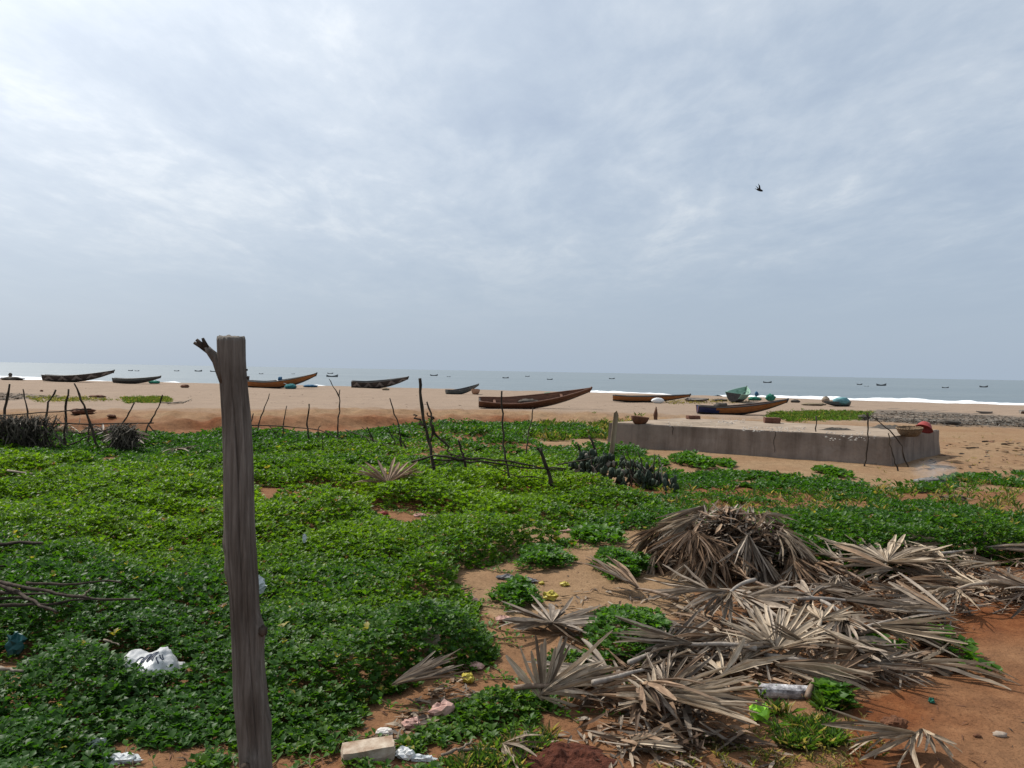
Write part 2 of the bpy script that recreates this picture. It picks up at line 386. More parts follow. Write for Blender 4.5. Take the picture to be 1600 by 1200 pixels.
def leaf_mesh(name, P, L, K, colr, detailed=True, tilt=(.55, 1.25), wid=.34, m=None, bend=.10):
    """P sprig centres (n,3), L leaf length (n), K leaves to a sprig, colr (n,3)"""
    n = len(P); m = m or M_LEAF
    idx = np.repeat(np.arange(n), K); j = np.tile(np.arange(K), n); N = n * K
    az = rng.uniform(0, 6.283, n)[idx] + j * (6.283 / K) + rng.normal(0, .35, N)
    th = rng.uniform(tilt[0], tilt[1], N)
    d = np.stack([np.cos(az) * np.sin(th), np.sin(az) * np.sin(th), np.cos(th)], -1)
    s0 = np.stack([-np.sin(az), np.cos(az), np.zeros(N)], -1); nn0 = np.cross(d, s0)
    ro = rng.normal(0, .35, N)[:, None]; s = s0 * np.cos(ro) + nn0 * np.sin(ro); nn = np.cross(d, s)
    l = (L[idx] * rng.uniform(.5, 1.35, N))[:, None]; w = l * wid * rng.uniform(.8, 1.2, N)[:, None]
    b = P[idx] + d * l * .12
    c = colr[idx] * rng.uniform(.78, 1.22, N)[:, None]
    if detailed:
        V = np.stack([b, b + d * l * .55 + s * w + nn * w * .35, b + d * l * .55 - s * w + nn * w * .35, b + d * l * .5, b + d * l - nn * l * bend * 2], 1)
        F = np.array([[0, 3, 1], [0, 2, 3], [1, 3, 4], [3, 2, 4]]); kv = 5
    else:
        V = np.stack([b, b + d * l * .55 + s * w + nn * w * .3, b + d * l * 1.0 - nn * l * bend, b + d * l * .55 - s * w + nn * w * .3], 1)
        F = np.array([[0, 2, 1], [0, 3, 2]]); kv = 4
    V = V.reshape(-1, 3).astype(np.float32)
    FF = (np.arange(N)[:, None, None] * kv + F[None]).reshape(-1).astype(np.int32); k = len(FF) // 3
    me = bpy.data.meshes.new(name); me.vertices.add(len(V)); me.vertices.foreach_set('co', V.ravel())
    me.loops.add(len(FF)); me.loops.foreach_set('vertex_index', FF)
    me.polygons.add(k); me.polygons.foreach_set('loop_start', (np.arange(k) * 3).astype(np.int32))
    me.materials.append(m); me.update(calc_edges=True)
    ca = me.color_attributes.new('Col', 'FLOAT_COLOR', 'POINT')
    cc = np.concatenate([np.repeat(np.clip(c, 0, 1), kv, 0), np.ones((N * kv, 1))], -1)
    ca.data.foreach_set('color', cc.astype(np.float32).ravel()); return me

# where it grows, on a 4 cm map of the plot (outlines sighted on the ground, then roughened)
GX0, GX1, GY0, GY1, CELL = -22.0, 20.0, 2.2, 29.0, .05
gx = np.arange(GX0, GX1, CELL); gy = np.arange(GY0, GY1, CELL)
MX, MY = np.meshgrid(gx, gy); MZ = hz(MX, MY)
QX, QY = project(MX, MY, MZ)
wob = 1.0 / MY * 1250
QXn = QX + (fbm(MX * 1.7, MY * 1.7, 61) - .5) * .45 * wob; QYn = QY + (fbm(MX * 1.7, MY * 1.7, 62) - .5) * .45 * wob * 1.6 / MY
MAIN = [(-900, 668), (-300, 672), (60, 676), (240, 684), (400, 678), (520, 682), (620, 668), (640, 664), (760, 663), (930, 674), (950, 684), (835, 689), (858, 702),
        (1000, 704), (1018, 726), (1062, 741), (1150, 738), (1250, 744), (1330, 752), (1420, 756), (1500, 744), (1600, 738), (2300, 726), (2300, 870),
        (1600, 880), (1480, 885), (1330, 905), (1290, 890), (1200, 900), (1050, 838), (1000, 828), (880, 832), (872, 852), (788, 872), (758, 886), (694, 897), (700, 924), (748, 955),
        (784, 998), (778, 1036), (735, 1050), (690, 1052), (625, 1098), (606, 1124), (570, 1140), (545, 1162), (490, 1180), (428, 1190), (368, 1146), (290, 1166),
        (200, 1176), (165, 1168), (125, 1172), (150, 1200), (120, 1320), (-700, 1320)]
HOLES = [[(-60, 1038), (50, 1032), (66, 1058), (30, 1090), (-60, 1100)],
         [(390, 760), (450, 764), (550, 776), (560, 792), (520, 800), (430, 794)], [(580, 797), (640, 800), (760, 818), (870, 830), (870, 850), (760, 842), (640, 824), (580, 808)],
         [(140, 714), (186, 714), (184, 726), (142, 728)], [(1455, 776), (1520, 768), (1640, 772), (1800, 780), (1800, 806), (1560, 806), (1530, 796), (1470, 790)],
         [(1388, 772), (1450, 770), (1445, 786), (1395, 788)], [(1305, 784), (1370, 786), (1365, 800), (1310, 800)], [(1388, 804), (1432, 806), (1426, 818), (1392, 818)],
         [(1130, 752), (1190, 750), (1180, 757), (1135, 758)], [(165, 1036), (285, 1032), (280, 1062), (180, 1066)],
         [(885, 738), (960, 735), (1058, 752), (1062, 780), (960, 772), (885, 762)]]
EXTRA = [[(866, 1026), (905, 1040), (880, 1075), (825, 1085), (850, 1112), (866, 1140), (800, 1164), (640, 1172), (650, 1160), (700, 1150), (690, 1130), (725, 1104), (800, 1088), (835, 1040)],
         [(300, 1178), (372, 1165), (380, 1290), (290, 1290)], [(560, 1180), (620, 1200), (700, 1190), (690, 1260), (540, 1260)], [(425, 1165), (520, 1160), (560, 1170), (540, 1180), (430, 1190)]]
m = inpoly(QXn, QYn, MAIN)
for h in HOLES: m &= ~inpoly(QXn, QYn, h)
for h in EXTRA: m |= inpoly(QXn, QYn, h)
def blur(a, n, it=2):
    for _ in range(it):
        for ax in (0, 1):
            c = np.cumsum(np.pad(a, [(n + 1, n) if i == ax else (0, 0) for i in (0, 1)], mode='edge'), ax)
            a = (np.take(c, range(2 * n + 1, c.shape[ax]), ax) - np.take(c, range(0, c.shape[ax] - 2 * n - 1), ax)) / (2 * n + 1)
    return a
edge = blur(m.astype(float), 3)
sparse = sstep(880, 1120, QX) * sstep(860, 800, QY)         # thin, low growth on the right behind
back = sstep(790, 690, QY)
H = (.18 * (1 - back) + .11 * back) * (1 - .75 * sparse)
mound = fbm(MX * .95, MY * .95, 63, 3); mound2 = fbm(MX * 2.8, MY * 2.8, 64, 3)
H = H * (.25 + 1.5 * sstep(.30, .70, mound)) * (.70 + .6 * mound2) * sstep(.40, .95, edge)
yel = sstep(.38, .68, fbm(MX * .42 + 3, MY * .42, 65, 3)) * .65 + .55 * (sstep(5.6, 7.2, MY) * sstep(13, 10, MY) * sstep(1.5, -.5, MX)) - .45 * sstep(5.6, 4.4, MY) - .45 * sstep(12.5, 17, MY) - .55 * sparse
thin = np.maximum(sparse, sstep(560, 680, QX) * sstep(745, 715, QY))      # thinner, patchy growth at the back and right
dens = m * (1 - thin + thin * (sstep(.40, .56, fbm(MX * 1.1, MY * 1.1, 66, 3)) * .9 + .04))

def sprigs(ymin, ymax, scale, lai, jit_low=.25):
    r0, r1 = np.searchsorted(gy, [ymin, ymax]); sub = dens[r0:r1]; prob = sub.ravel().copy()
    # skip what the picture cannot see at all: a margin of a metre outside the frame is kept
    vis = (QX[r0:r1].ravel() > -220) & (QX[r0:r1].ravel() < 1820) & (QY[r0:r1].ravel() < 1340)
    prob *= vis
    L = .030 * scale; per = lai / (L * L * .34 * 1.0 * 5)
    cnt = rng.poisson(prob * per * CELL * CELL); ii = np.repeat(np.arange(len(cnt)), cnt); n = len(ii)
    X = MX[r0:r1].ravel()[ii] + rng.uniform(0, CELL, n); Y = MY[r0:r1].ravel()[ii] + rng.uniform(0, CELL, n)
    hh = H[r0:r1].ravel()[ii]; u = 1 - (1 - jit_low) * rng.uniform(0, 1, n) ** 1.6
    Z = hz(X, Y) + np.maximum(hh * u - .015 * scale, .004) + rng.normal(0, .008 * scale, n)
    y_ = np.clip(yel[r0:r1].ravel()[ii] + rng.normal(0, .18, n), 0, 1)[:, None]
    c = np.array([.034, .094, .012])[None] * (1 - y_) + np.array([.135, .228, .012])[None] * y_
    c = np.where((rng.uniform(0, 1, n) < .006)[:, None], np.array([.26, .22, .05])[None], c); c = np.where((rng.uniform(0, 1, n) < .006)[:, None], np.array([.14, .08, .04])[None], c)
    return np.stack([X, Y, Z], -1), L * rng.uniform(.75, 1.2, n), c
tri = 0
for (a, b, sc, lai, det) in ((2.2, 4.8, 1.0, 4.2, True), (4.8, 7.2, 1.1, 3.7, False), (7.2, 11, 1.4, 3.4, False), (11, 16, 1.9, 3.0, False), (16, 28, 2.6, 2.6, False)):
    P, L, c = sprigs(a, b, sc, lai)
    me = leaf_mesh('ground_cover', P, L, 5, c, det); tri += len(me.polygons)
    o = obj('ground_cover', me); kind(o, 'stuff', 'green creeping ground cover over the sandy plot')
print('ground cover triangles', tri)

# runners creeping out from the edge of the mat over bare soil
ge = np.gradient(blur(m.astype(float), 6)); ii = np.flatnonzero((np.abs(edge - .5) < .12) & (MY < 9.5) & (QX > -50) & (QX < 1300))
M_STEM = mat('creeper_stem', (.12, .085, .04), .7); g = G(); RP = []; rr_ = random.Random(6)
for k in rng.choice(ii, 170):
    d = -np.array([ge[1].ravel()[k], ge[0].ravel()[k]]); d = d / (np.linalg.norm(d) + 1e-9); a = math.atan2(d[1], d[0]) + rr_.gauss(0, .6); x, y = MX.ravel()[k], MY.ravel()[k]; P = []
    for s in range(rr_.randint(4, 9)):
        P.append((x, y, hz1(x, y) + (.006 if s else .03))); RP.append(P[-1]); a += rr_.gauss(0, .35); x += math.cos(a) * .05; y += math.sin(a) * .05
    g.tube(P, [.0028] * len(P), 4)
kind(obj('creeper_runners', g.mesh('creeper_runners', M_STEM)), 'stuff', 'thin creeper runners trailing over the soil at the edge of the green')
RP = np.array(RP); kind(obj('creeper_runners', leaf_mesh('creeper_runners', RP, np.full(len(RP), .03), 2, np.tile([[.06, .14, .015]], (len(RP), 1)))), 'stuff', 'small leaves along the trailing creeper runners')

# clumps standing alone on bare sand: each a plant of its own
CL = [((850, 880), 46, 15, .15, 'low green creeper clump alone in the middle of the bare sand patch'),
      ((806, 938), 42, 20, .14, 'rounded green creeper clump at the front of the sand, by yellow scraps'),
      ((932, 843), 40, 12, .12, 'small green creeper clump at the back of the sand patch'),
      ((975, 890), 50, 20, .16, 'green creeper clump at the left foot of the frond heap'),
      ((995, 1005), 78, 42, .19, 'large leafy green clump between the grey star frond and the frond bed'),
      ((1081, 727), 30, 9, .22, 'rounded green shrublet on sand in front of the concrete plinth'),
      ((1028, 724), 15, 6, .09, 'tiny green tuft on sand beside the prickly pear'),
      ((1132, 728), 18, 5, .10, 'flat green tuft on sand right of the rounded shrublet'),
      ((1297, 741), 21, 5, .11, 'little green tuft on sand below the plinth middle'),
      ((1300, 1098), 20, 16, .11, 'small round-leaved green shoot beside the whitewashed log'),
      ((1475, 1015), 30, 42, .10, 'round-leaved green trailer along the edge of the dirt path'),
      ((1375, 1022), 50, 16, .10, 'green trailer shoots poking through the frond bed')]
for (cxy, rx, ry, hh, lab) in CL:
    c0 = ground(*cxy); ex = ground(cxy[0] + rx, cxy[1]); ey = ground(cxy[0], cxy[1] - ry)
    RX = abs(ex.x - c0.x); RY = max(abs(ey.y - c0.y), RX * .45); sc = 1.0 if c0.y < 7 else 1.7
    n = int(RX * RY * 3.1 * (3.6 / ((.036 * sc) ** 2 * .34 * 5))); n = max(n, 60)
    if 'trailer' in lab: n = int(n * .25)
    th = rng.uniform(0, 6.283, n); rr = np.sqrt(rng.uniform(0, 1, n)); bx, by = rr * np.cos(th), rr * np.sin(th)
    hh *= .8; lob = .45 + 1.0 * fbm(bx * 1.8 + cxy[0], by * 1.8 + cxy[1], 67, 2)
    X = c0.x + bx * RX * lob; Y = c0.y + by * RY * lob
    top = hh * np.sqrt(np.clip(1 - rr ** 2.2, .04, 1)) * (.6 + .8 * fbm(X * 5, Y * 5, 68, 2))
    u = 1 - .8 * rng.uniform(0, 1, n) ** 1.5
    Z = hz(X, Y) + np.maximum(top * u, .005)
    y_ = np.clip(rng.normal(.35, .2, n), 0, 1)[:, None]
    c = np.array([.034, .098, .014])[None] * (1 - y_) + np.array([.09, .19, .016])[None] * y_
    round_ = 'round-leaved' in lab or 'trailer' in lab
    o = empty('creeper_clump', c0); tag(o, lab, 'plant')
    P = np.stack([X, Y, Z], -1) - np.array(c0)[None]
    obj('leaves', leaf_mesh('leaves', P, np.full(n, (.05 if round_ else .036) * sc), 5, c, True, wid=.46 if round_ else .34), o)['kind'] = 'stuff'
    g = G(); rr_ = random.Random(int(cxy[0]))
    for k in range(9):
        a = rr_.uniform(0, 6.28); q = Vector((math.cos(a) * RX * .7, math.sin(a) * RY * .7, 0)); qz = hz1(c0.x + q.x, c0.y + q.y) - c0.z
        g.tube([(0, 0, -.02), (q.x * .5, q.y * .5, hh * .45), (q.x, q.y, qz + hh * .25)], [.004 * sc, .003 * sc, .002 * sc], 5)
    obj('stems', g.mesh('stems', M_STEM), o)

# grass: thin blades in patches
def grass(poly, n, L, name, label, base=(.07, .13, .025), dry=.25):
    q = sample_poly(poly, n, rng); q = q + rng.normal(0, 1, q.shape) * np.array([9, 2.2]) * (.35 if L > .1 else .8); P = ground_pts(q[:, 0], q[:, 1])
    nn = fbm(P[:, 0] * .3 / L, P[:, 1] * .3 / L, 69, 3); P = P[nn > .38]; P[:, 2] -= .003; n = len(P)
    y_ = (rng.uniform(0, 1, n) < dry)[:, None]
    c = np.where(y_, np.array([.26, .20, .10])[None], np.array(base)[None]) * rng.uniform(.7, 1.3, n)[:, None]
    kind(obj(name, leaf_mesh(name, P, np.full(n, L) * rng.uniform(.6, 1.2, n), 5, c, False, (.15, 1.0), .09, bend=.25)), 'stuff', label)
grass([(1195, 1088), (1310, 1084), (1320, 1110), (1200, 1118)], 900, .06, 'grass', 'short green grass beside the whitewashed log')
grass([(1215, 1135), (1290, 1128), (1315, 1165), (1225, 1185)], 700, .05, 'grass', 'thin green grass patch near the loose palm frond')
grass([(1000, 1170), (1330, 1120), (1420, 1150), (1300, 1220), (1000, 1230)], 420, .032, 'grass', 'scattered dry grass on the red soil', (.10, .11, .03), .5)
grass([(680, 1160), (800, 1150), (860, 1150), (830, 1210), (690, 1210)], 500, .05, 'grass', 'thin grass among the sticks at the bottom edge')
grass([(800, 660), (1000, 655), (950, 690), (830, 690)], 900, .16, 'grass', 'sparse grass at the foot of the bund', (.06, .10, .02), .3)
grass([(1206, 645), (1290, 643), (1362, 645), (1350, 656), (1240, 658), (1200, 653)], 5200, .12, 'grass', 'strip of green beach grass behind the plinth', (.075, .13, .025), .1)
grass([(190, 622), (262, 621), (266, 629), (200, 630)], 2600, .12, 'grass', 'patch of green grass on the sand behind the left fence', (.085, .125, .025), .15)
grass([(40, 620), (130, 621), (190, 626), (60, 628)], 1000, .11, 'grass', 'thin grass on the sand at far left', (.10, .12, .03), .4)
grass([(1180, 690), (1590, 672), (1590, 730), (1400, 740)], 130, .045, 'grass', 'scattered dry tufts on the sand around the plinth', (.11, .10, .03), .7)
grass([(1030, 626), (1110, 625), (1180, 628), (1050, 632)], 500, .12, 'grass', 'thin dry grass in the sand among the boats', (.16, .14, .05), .5)
grass([(980, 745), (1060, 760), (1300, 770), (1600, 745), (1600, 850), (1250, 850), (1020, 810)], 1500, .09, 'grass', 'grass blades in the thin growth on the right', (.07, .12, .025), .25)
# ================================================================ weathered post
rnd = random.Random(5)
def wood_build(c1, c2, c3, sc=30):
    def b(nt, p):
        g = noise_node(nt, sc, 8, .65, 'Object', (1, 1, .05), .3); n = noise_node(nt, 3.2, 5, .6, 'Object', (1, 1, .55))
        c = ramp(nt, g, [(.30, c1), (.50, c2), (.72, c3)])
        d = ramp(nt, n, [(.30, (.42, .36, .32)), (.55, (1, 1, 1)), (.75, (1.12, 1.1, 1.08))])
        c = mixc(nt, .8, c, d, 'MULTIPLY'); nt.links.new(c, p.inputs['Base Color']); bump(nt, p, g, 1.0, .010)
    return b
M_POST = mat('weathered_grey_wood', (.2, .17, .14), .85, .2, wood_build((.078, .067, .056), (.135, .119, .102), (.225, .205, .180), 70))
M_STICK = mat('dark_dry_stick', (.05, .04, .03), .9, .15, wood_build((.022, .017, .013), (.055, .042, .032), (.11, .085, .065), 18))
M_STICKP = mat('pale_dry_stick', (.3, .25, .2), .9, .15, wood_build((.13, .10, .075), (.24, .195, .15), (.38, .33, .27), 18))
M_STAKE = mat('split_board_wood', (.25, .18, .12), .85, .2, wood_build((.13, .085, .05), (.26, .19, .125), (.38, .30, .21), 22))
PY_ = 2.8
prof = [(526, 340, 382), (560, 341, 383), (600, 344, 386.5), (646, 347, 390.5), (733, 351, 394.6), (800, 351.5, 396), (850, 352, 398), (908, 357, 402), (960, 360, 404), (996, 362.5, 408), (1040, 365, 412), (1083, 367, 417), (1142, 373, 422), (1200, 377, 426), (1300, 384, 436)]
zs = [at((l + r_) / 2, y, PY_) for y, l, r_ in prof]; rs = [(at(r_, y, PY_) - at(l, y, PY_)).length / 2 for y, l, r_ in prof]
base = Vector((zs[-1].x, PY_, hz1(zs[-1].x, PY_)))
NR, NS = 170, 120; vv = []; hz_ = [p.z for p in zs][::-1]
knots = [(at(411, 985, PY_).z, 0.0, .016, .05), (at(353, 893, PY_).z, math.pi, .010, .04), (at(395, 1185, PY_).z, -1.5, .020, .04), (at(352, 848, PY_).z, math.pi, .007, .03), (at(420, 1130, PY_).z, .2, .009, .05)]
ztop, zbot = zs[0].z, -.12; rnd2 = random.Random(3)
for i in range(NR):
    z = zbot + (ztop - zbot) * i / (NR - 1)
    cx = np.interp(z, hz_, [p.x for p in zs][::-1]); r = np.interp(z, hz_, rs[::-1])
    for k in range(NS):
        a = 2 * math.pi * k / NS; ca_, sa = math.cos(a), math.sin(a)
        q = mnoise.fractal(Vector((ca_ * 1.3, sa * 1.3, z * 2.2)), 1, 2, 4) * .085 + mnoise.fractal(Vector((ca_ * 7, sa * 7, z * 1.1 + 4)), 1, 2, 3) * .032
        for kz, ka, kh, kw in knots:
            da = (a - ka + math.pi) % (2 * math.pi) - math.pi
            q += kh / r * math.exp(-((z - kz) / kw) ** 2 - (da / .45) ** 2)
        # long drying cracks on the face towards the viewer
        for ca2, zc, zl, dp in ((-1.35, 1.15, .55, .17), (-1.05, .55, .4, .12), (-2.0, .8, .5, .10), (-.6, 1.4, .25, .12), (-2.4, 1.35, .3, .08), (-1.7, .3, .3, .10), (-.35, .85, .35, .08)):
            aa = ca2 + .10 * math.sin(z * 5 + ca2 * 3); da = (a - aa + math.pi) % (2 * math.pi) - math.pi
            q -= dp * math.exp(-(da / .038) ** 2) * max(0, 1 - ((z - zc) / zl) ** 2)
        rr = r * (1 + q) * (.955 if i == NR - 1 else 1)
        zt = z + (.006 * math.sin(a + .6) - .004 * ca_ + .006 * mnoise.noise(Vector((ca_ * 3, sa * 3, 1))) if i >= NR - 2 else 0)
        vv.append((cx + ca_ * rr - base.x, sa * rr, zt))
ff = [(i * NS + k, i * NS + (k + 1) % NS, (i + 1) * NS + (k + 1) % NS, (i + 1) * NS + k) for i in range(NR - 1) for k in range(NS)]
b0 = (NR - 1) * NS; vv.append((zs[0].x - base.x, 0, ztop - .004)); ff += [(b0 + k, b0 + (k + 1) % NS, len(vv) - 1) for k in range(NS)]
post = empty('wooden_post', (base.x, PY_, 0)); tag(post, 'weathered grey wooden post with a forked branch stub, standing close by', 'post')
obj('trunk', mesh('trunk', vv, ff, (M_POST,), True), post)
def rel(x, y, Y=PY_, dy=0): p = at(x, y, Y); return Vector((p.x - base.x, p.y - PY_ + dy, p.z))
g = G().tube([rel(360, 592), rel(350, 574, dy=-.004), rel(340, 561, dy=-.008), rel(330, 550, dy=-.012), rel(324, 543, dy=-.014)], [.042, .031, .019, .0135, .011], 14, .06, rnd)
bs = obj('branch_stub', g.mesh('branch_stub', M_POST, True), post)
for tip, rr in (((307, 536), .0052), ((311, 531), .0055), ((320.5, 528.5), .0048)):
    g = G().tube([rel(328, 549, dy=-.012), rel((tip[0] * 1.3 + 326) / 2.3, (tip[1] * 1.3 + 546) / 2.3, dy=-.02), rel(*tip, dy=-.022)], [.010, .0072, rr], 8, .12, rnd)
    obj('splintered_prong', g.mesh('splintered_prong', M_STICK, True), bs)
for (x, y, r_, dy) in ((411, 985, .017, -.01), (394, 1188, .021, -.058), (389, 590, .0045, -.012), (386, 578, .003, 0)):
    p = rel(x, y, dy=dy); g = lump((r_ * 2, r_ * 2.2, r_ * 2.3), x, .3, 2.2, 14, 8); o = obj('knot', g.mesh('knot', M_STICK, True), post, (p.x, p.y, p.z - r_ * 1.1))

# ================================================================ sticks and stick fences
def crooked(pts, n, j, rg):
    """resample a polyline and give it a natural waver"""
    pts = [Vector(p) for p in pts]; out = []
    L = [0]
    for a, b in zip(pts, pts[1:]): L.append(L[-1] + (b - a).length)
    for i in range(n):
        s = L[-1] * i / (n - 1); k = 0
        while k < len(L) - 2 and L[k + 1] < s: k += 1
        t = (s - L[k]) / max(L[k + 1] - L[k], 1e-6); p = pts[k].lerp(pts[k + 1], t)
        e_ = 0 if i in (0, n - 1) else 1
        out.append(p + Vector((rg.gauss(0, j), rg.gauss(0, j), rg.gauss(0, j * .4))) * e_)
    return out
def stick_geo(pts, r0, r1, rg, j=.008, n=None, sides=6):
    n = n or max(5, len(pts) * 3); c = crooked(pts, n, j, rg)
    rad = [(r0 + (r1 - r0) * i / (n - 1)) * rg.uniform(.82, 1.2) for i in range(n)]
    return G().tube(c, rad, sides, .1, rg)
def upright(pxs, w, label, cat='stick', name='fence_stick', m=None, group=None, forks=(), parent=None, Y=None, lean=0.0, r1=.65):
    """a stick set in the ground: pixel points from the foot up; forks are extra pixel polylines"""
    rg = random.Random(int(pxs[0][0] * 7 + pxs[0][1])); f = ground(*pxs[0]) if Y is None else None
    D = f.y if Y is None else Y
    w3 = w / FPX * D / 2
    P = [at(x, y, D + lean * i + rg.uniform(-.04, .04) * (i > 0)) for i, (x, y) in enumerate(pxs)]
    if Y is None or parent is not None: P.insert(0, P[0] + Vector((0, 0, -.06)))
    o0 = P[1] if len(P) > 1 else P[0]
    o0 = Vector((o0.x, o0.y, hz1(o0.x, o0.y)))
    org = Vector((0, 0, 0)) if parent is not None else o0
    pl = parent.location if parent is not None else o0
    me = stick_geo([p - pl for p in P], w3, w3 * r1, rg).mesh(name, m or M_STICK, True)
    if parent is None:
        if forks:
            e_ = empty(name, o0); tag(e_, label, cat, group); obj('stem', me, e_)
            for fk in forks:
                Q = [at(x, y, D + rg.uniform(-.05, .02)) - o0 for x, y in fk]
                obj('fork', stick_geo(Q, w3 * .7, w3 * .4, rg).mesh('fork', m or M_STICK, True), e_)
            return e_
        o = obj(name, me, None, o0); tag(o, label, cat, group); return o
    return obj(name, me, parent)
def lying(pxs, w, label, Y=None, cat='stick', name='dry_stick', m=None, lift=.02, group=None, r1=.5):
    """a stick on the ground or on the plants; pixel points are sighted on the ground (plus lift)"""
    rg = random.Random(int(pxs[0][0] * 5 + pxs[0][1] * 3 + 999))
    P = []
    for i, (x, y) in enumerate(pxs):
        l = lift[i] if isinstance(lift, (list, tuple)) else lift
        q = ground(x, y, l); P.append(q + Vector((0, 0, l)))
    o0 = P[0].copy(); w3 = w / FPX * o0.y / 2
    me = stick_geo([p - o0 for p in P], w3, w3 * r1, rg, .006).mesh(name, m or M_STICK, True)
    return tag(obj(name, me, None, o0), label, cat, group)

# left fence, tied together with rails
f0 = ground(103, 704); LF = empty('stick_fence', (f0.x, f0.y, hz1(f0.x, f0.y))); tag(LF, 'rough stick fence with two rails, thatched at its left end', 'fence')
D0 = f0.y
for pts, w, fy in (([(-2, 703), (6, 652), (15, 600)], 5, .1), ([(46, 703), (43, 642), (40, 628), (36, 608)], 3, .05), ([(73, 703), (72, 655), (74, 632), (87, 609)], 4, 0), ([(101, 704), (103, 640), (107, 608)], 4.2, 0),
                   ([(163, 716), (148, 690), (136, 645), (116, 599)], 4.5, -.1), ([(139, 705), (139, 664)], 3, .05), ([(-60, 706), (-55, 610)], 4, .1), ([(-120, 706), (-112, 604)], 4, .1)):
    upright(pts, w, None, name='post', parent=LF, Y=D0 + fy)
for pts, w in (([(-140, 655), (0, 650), (75, 644), (142, 639)], 2.6), ([(-140, 676), (0, 669), (85, 661), (130, 663), (190, 662), (240, 661)], 3.0), ([(104, 697), (140, 681), (180, 667), (206, 662)], 2.4)):
    rg = random.Random(int(pts[1][0] * 3 + pts[1][1])); P = [at(x, y, D0 - .06) - LF.location for x, y in pts]; w3 = w / FPX * D0 / 2
    obj('rail', stick_geo(P, w3, w3 * .7, rg, .012, 12).mesh('rail', M_STICK, True), LF)
upright([(178, 703), (186, 672), (196, 655), (210, 629)], 3.4, 'leaning stick with a knobby bend, by the broken thatch')
upright([(217, 696), (232, 664), (246, 640), (254, 617)], 3.2, 'right-leaning stick at the right end of the left fence', forks=[[(232, 664), (246, 680), (257, 695)]])
# middle row
upright([(397, 688), (408, 650), (421, 615)], 2.6, 'thin slanted stick just right of the grey post')
upright([(390, 668), (396, 646)], 2.6, 'short stub of a stick half hidden behind the grey post')
upright([(439, 694), (443, 662), (448, 634)], 2.4, 'thin straight stick, second right of the grey post')
upright([(483, 700), (480, 660), (483, 631)], 3.4, 'dark stout stick with a kink, below the orange boat bow')
upright([(496, 697), (497, 672), (501, 665)], 2.0, 'short thin stick beside the dark kinked one')
upright([(527, 699), (529, 655), (531, 609)], 2.8, 'tall straight stick with a wispy twig at its tip', forks=[[(530, 620), (521, 605), (514, 592)]])
upright([(583, 708), (584, 690), (573, 667)], 3.0, 'low forked stump of a stick in the green', forks=[[(585, 705), (588, 690)], [(580, 695), (572, 684)]])
upright([(630, 710), (622, 665), (609, 622)], 2.8, 'left-leaning stick midway in the middle row')
upright([(818, 728), (824, 690), (833, 637)], 2.6, 'thin right-leaning stick in front of the big brown boat')
lying([(372, 664), (440, 666), (500, 672), (540, 690), (572, 704)], 2.2, 'long drooping rail fallen from the middle fence row', lift=[.50, .46, .40, .2, .12])
lying([(540, 672), (590, 690), (622, 706)], 1.8, 'thin fallen twig across the middle fence row', lift=[.35, .2, .14])
# forked fence piece in the centre
c0 = ground(683, 769); MF = empty('stick_fence', (c0.x, c0.y, hz1(c0.x, c0.y))); tag(MF, 'forked stick fence with a wavy double rail in the centre', 'fence'); D1 = c0.y
for pts, w, fy, nm in (([(683, 769), (676, 720), (670, 690), (660, 650), (656, 591)], 6.5, 0, 'post'), ([(733, 766), (724, 715), (716, 688)], 5, .1, 'post'), ([(800, 770), (790, 715), (785, 660), (784, 611)], 3.6, .05, 'post'), ([(866, 766), (855, 733), (844, 701)], 7, -.05, 'post')):
    upright(pts, w, None, name=nm, parent=MF, Y=D1 + fy)
for pts, w, nm in (([(672, 690), (675, 660), (667, 628)], 4, 'fork'), ([(663, 668), (655, 656), (646, 648)], 4, 'fork'), ([(675, 655), (668, 645)], 3, 'fork'), ([(676, 664), (690, 684), (706, 711)], 4, 'brace'), ([(846, 706), (843, 701)], 6, 'fork'),
                   ([(643, 722), (675, 712), (720, 716), (780, 718), (840, 731), (885, 733)], 4.0, 'rail'), ([(676, 718), (730, 722), (780, 724), (830, 732), (880, 735)], 3.2, 'rail'), ([(700, 708), (760, 722), (800, 741), (850, 748)], 2.2, 'rail'), ([(655, 735), (700, 720), (745, 700)], 2.0, 'brace')):
    rg = random.Random(int(pts[0][0] * 3 + pts[0][1])); P = [at(x, y, D1 - .07) - MF.location for x, y in pts]; w3 = w / FPX * D1 / 2
    obj(nm, stick_geo(P, w3, w3 * .65, rg, .024, len(pts) * 2 + 2).mesh(nm, M_STICK, True), MF)
# board stake and charred stubs by the prickly pear
sp = ground(955, 714); D = sp.y; g = G(); a, b = at(955, 716, D) - sp, at(963, 644, D) - sp
g.add([a + Vector(v) for v in ((-.045, 0, 0), (.045, 0, 0), (.045, .03, 0), (-.045, .03, 0))] + [b + Vector(v) for v in ((-.045, 0, -.02), (.045, 0, -.06), (.045, .03, -.06), (-.045, .03, -.02), (.01, .0, .03), (.01, .03, .03))],
      [(3, 2, 1, 0), (0, 1, 5, 8, 4), (1, 2, 6, 5), (2, 3, 7, 9, 6), (3, 0, 4, 7), (4, 8, 9, 7), (8, 5, 6, 9)])
tag(obj('wooden_stake', g.mesh('wooden_stake', M_STAKE), None, sp), 'pale split-board stake leaning at the left corner of the plinth', 'stake')
upright([(934, 726), (929, 700), (920, 680)], 4.5, 'charred taller stub rising from the prickly pear', forks=[[(934, 718), (927, 690)]])
upright([(908, 722), (906, 705), (903, 693)], 4.0, 'short charred stub at the left of the prickly pear')
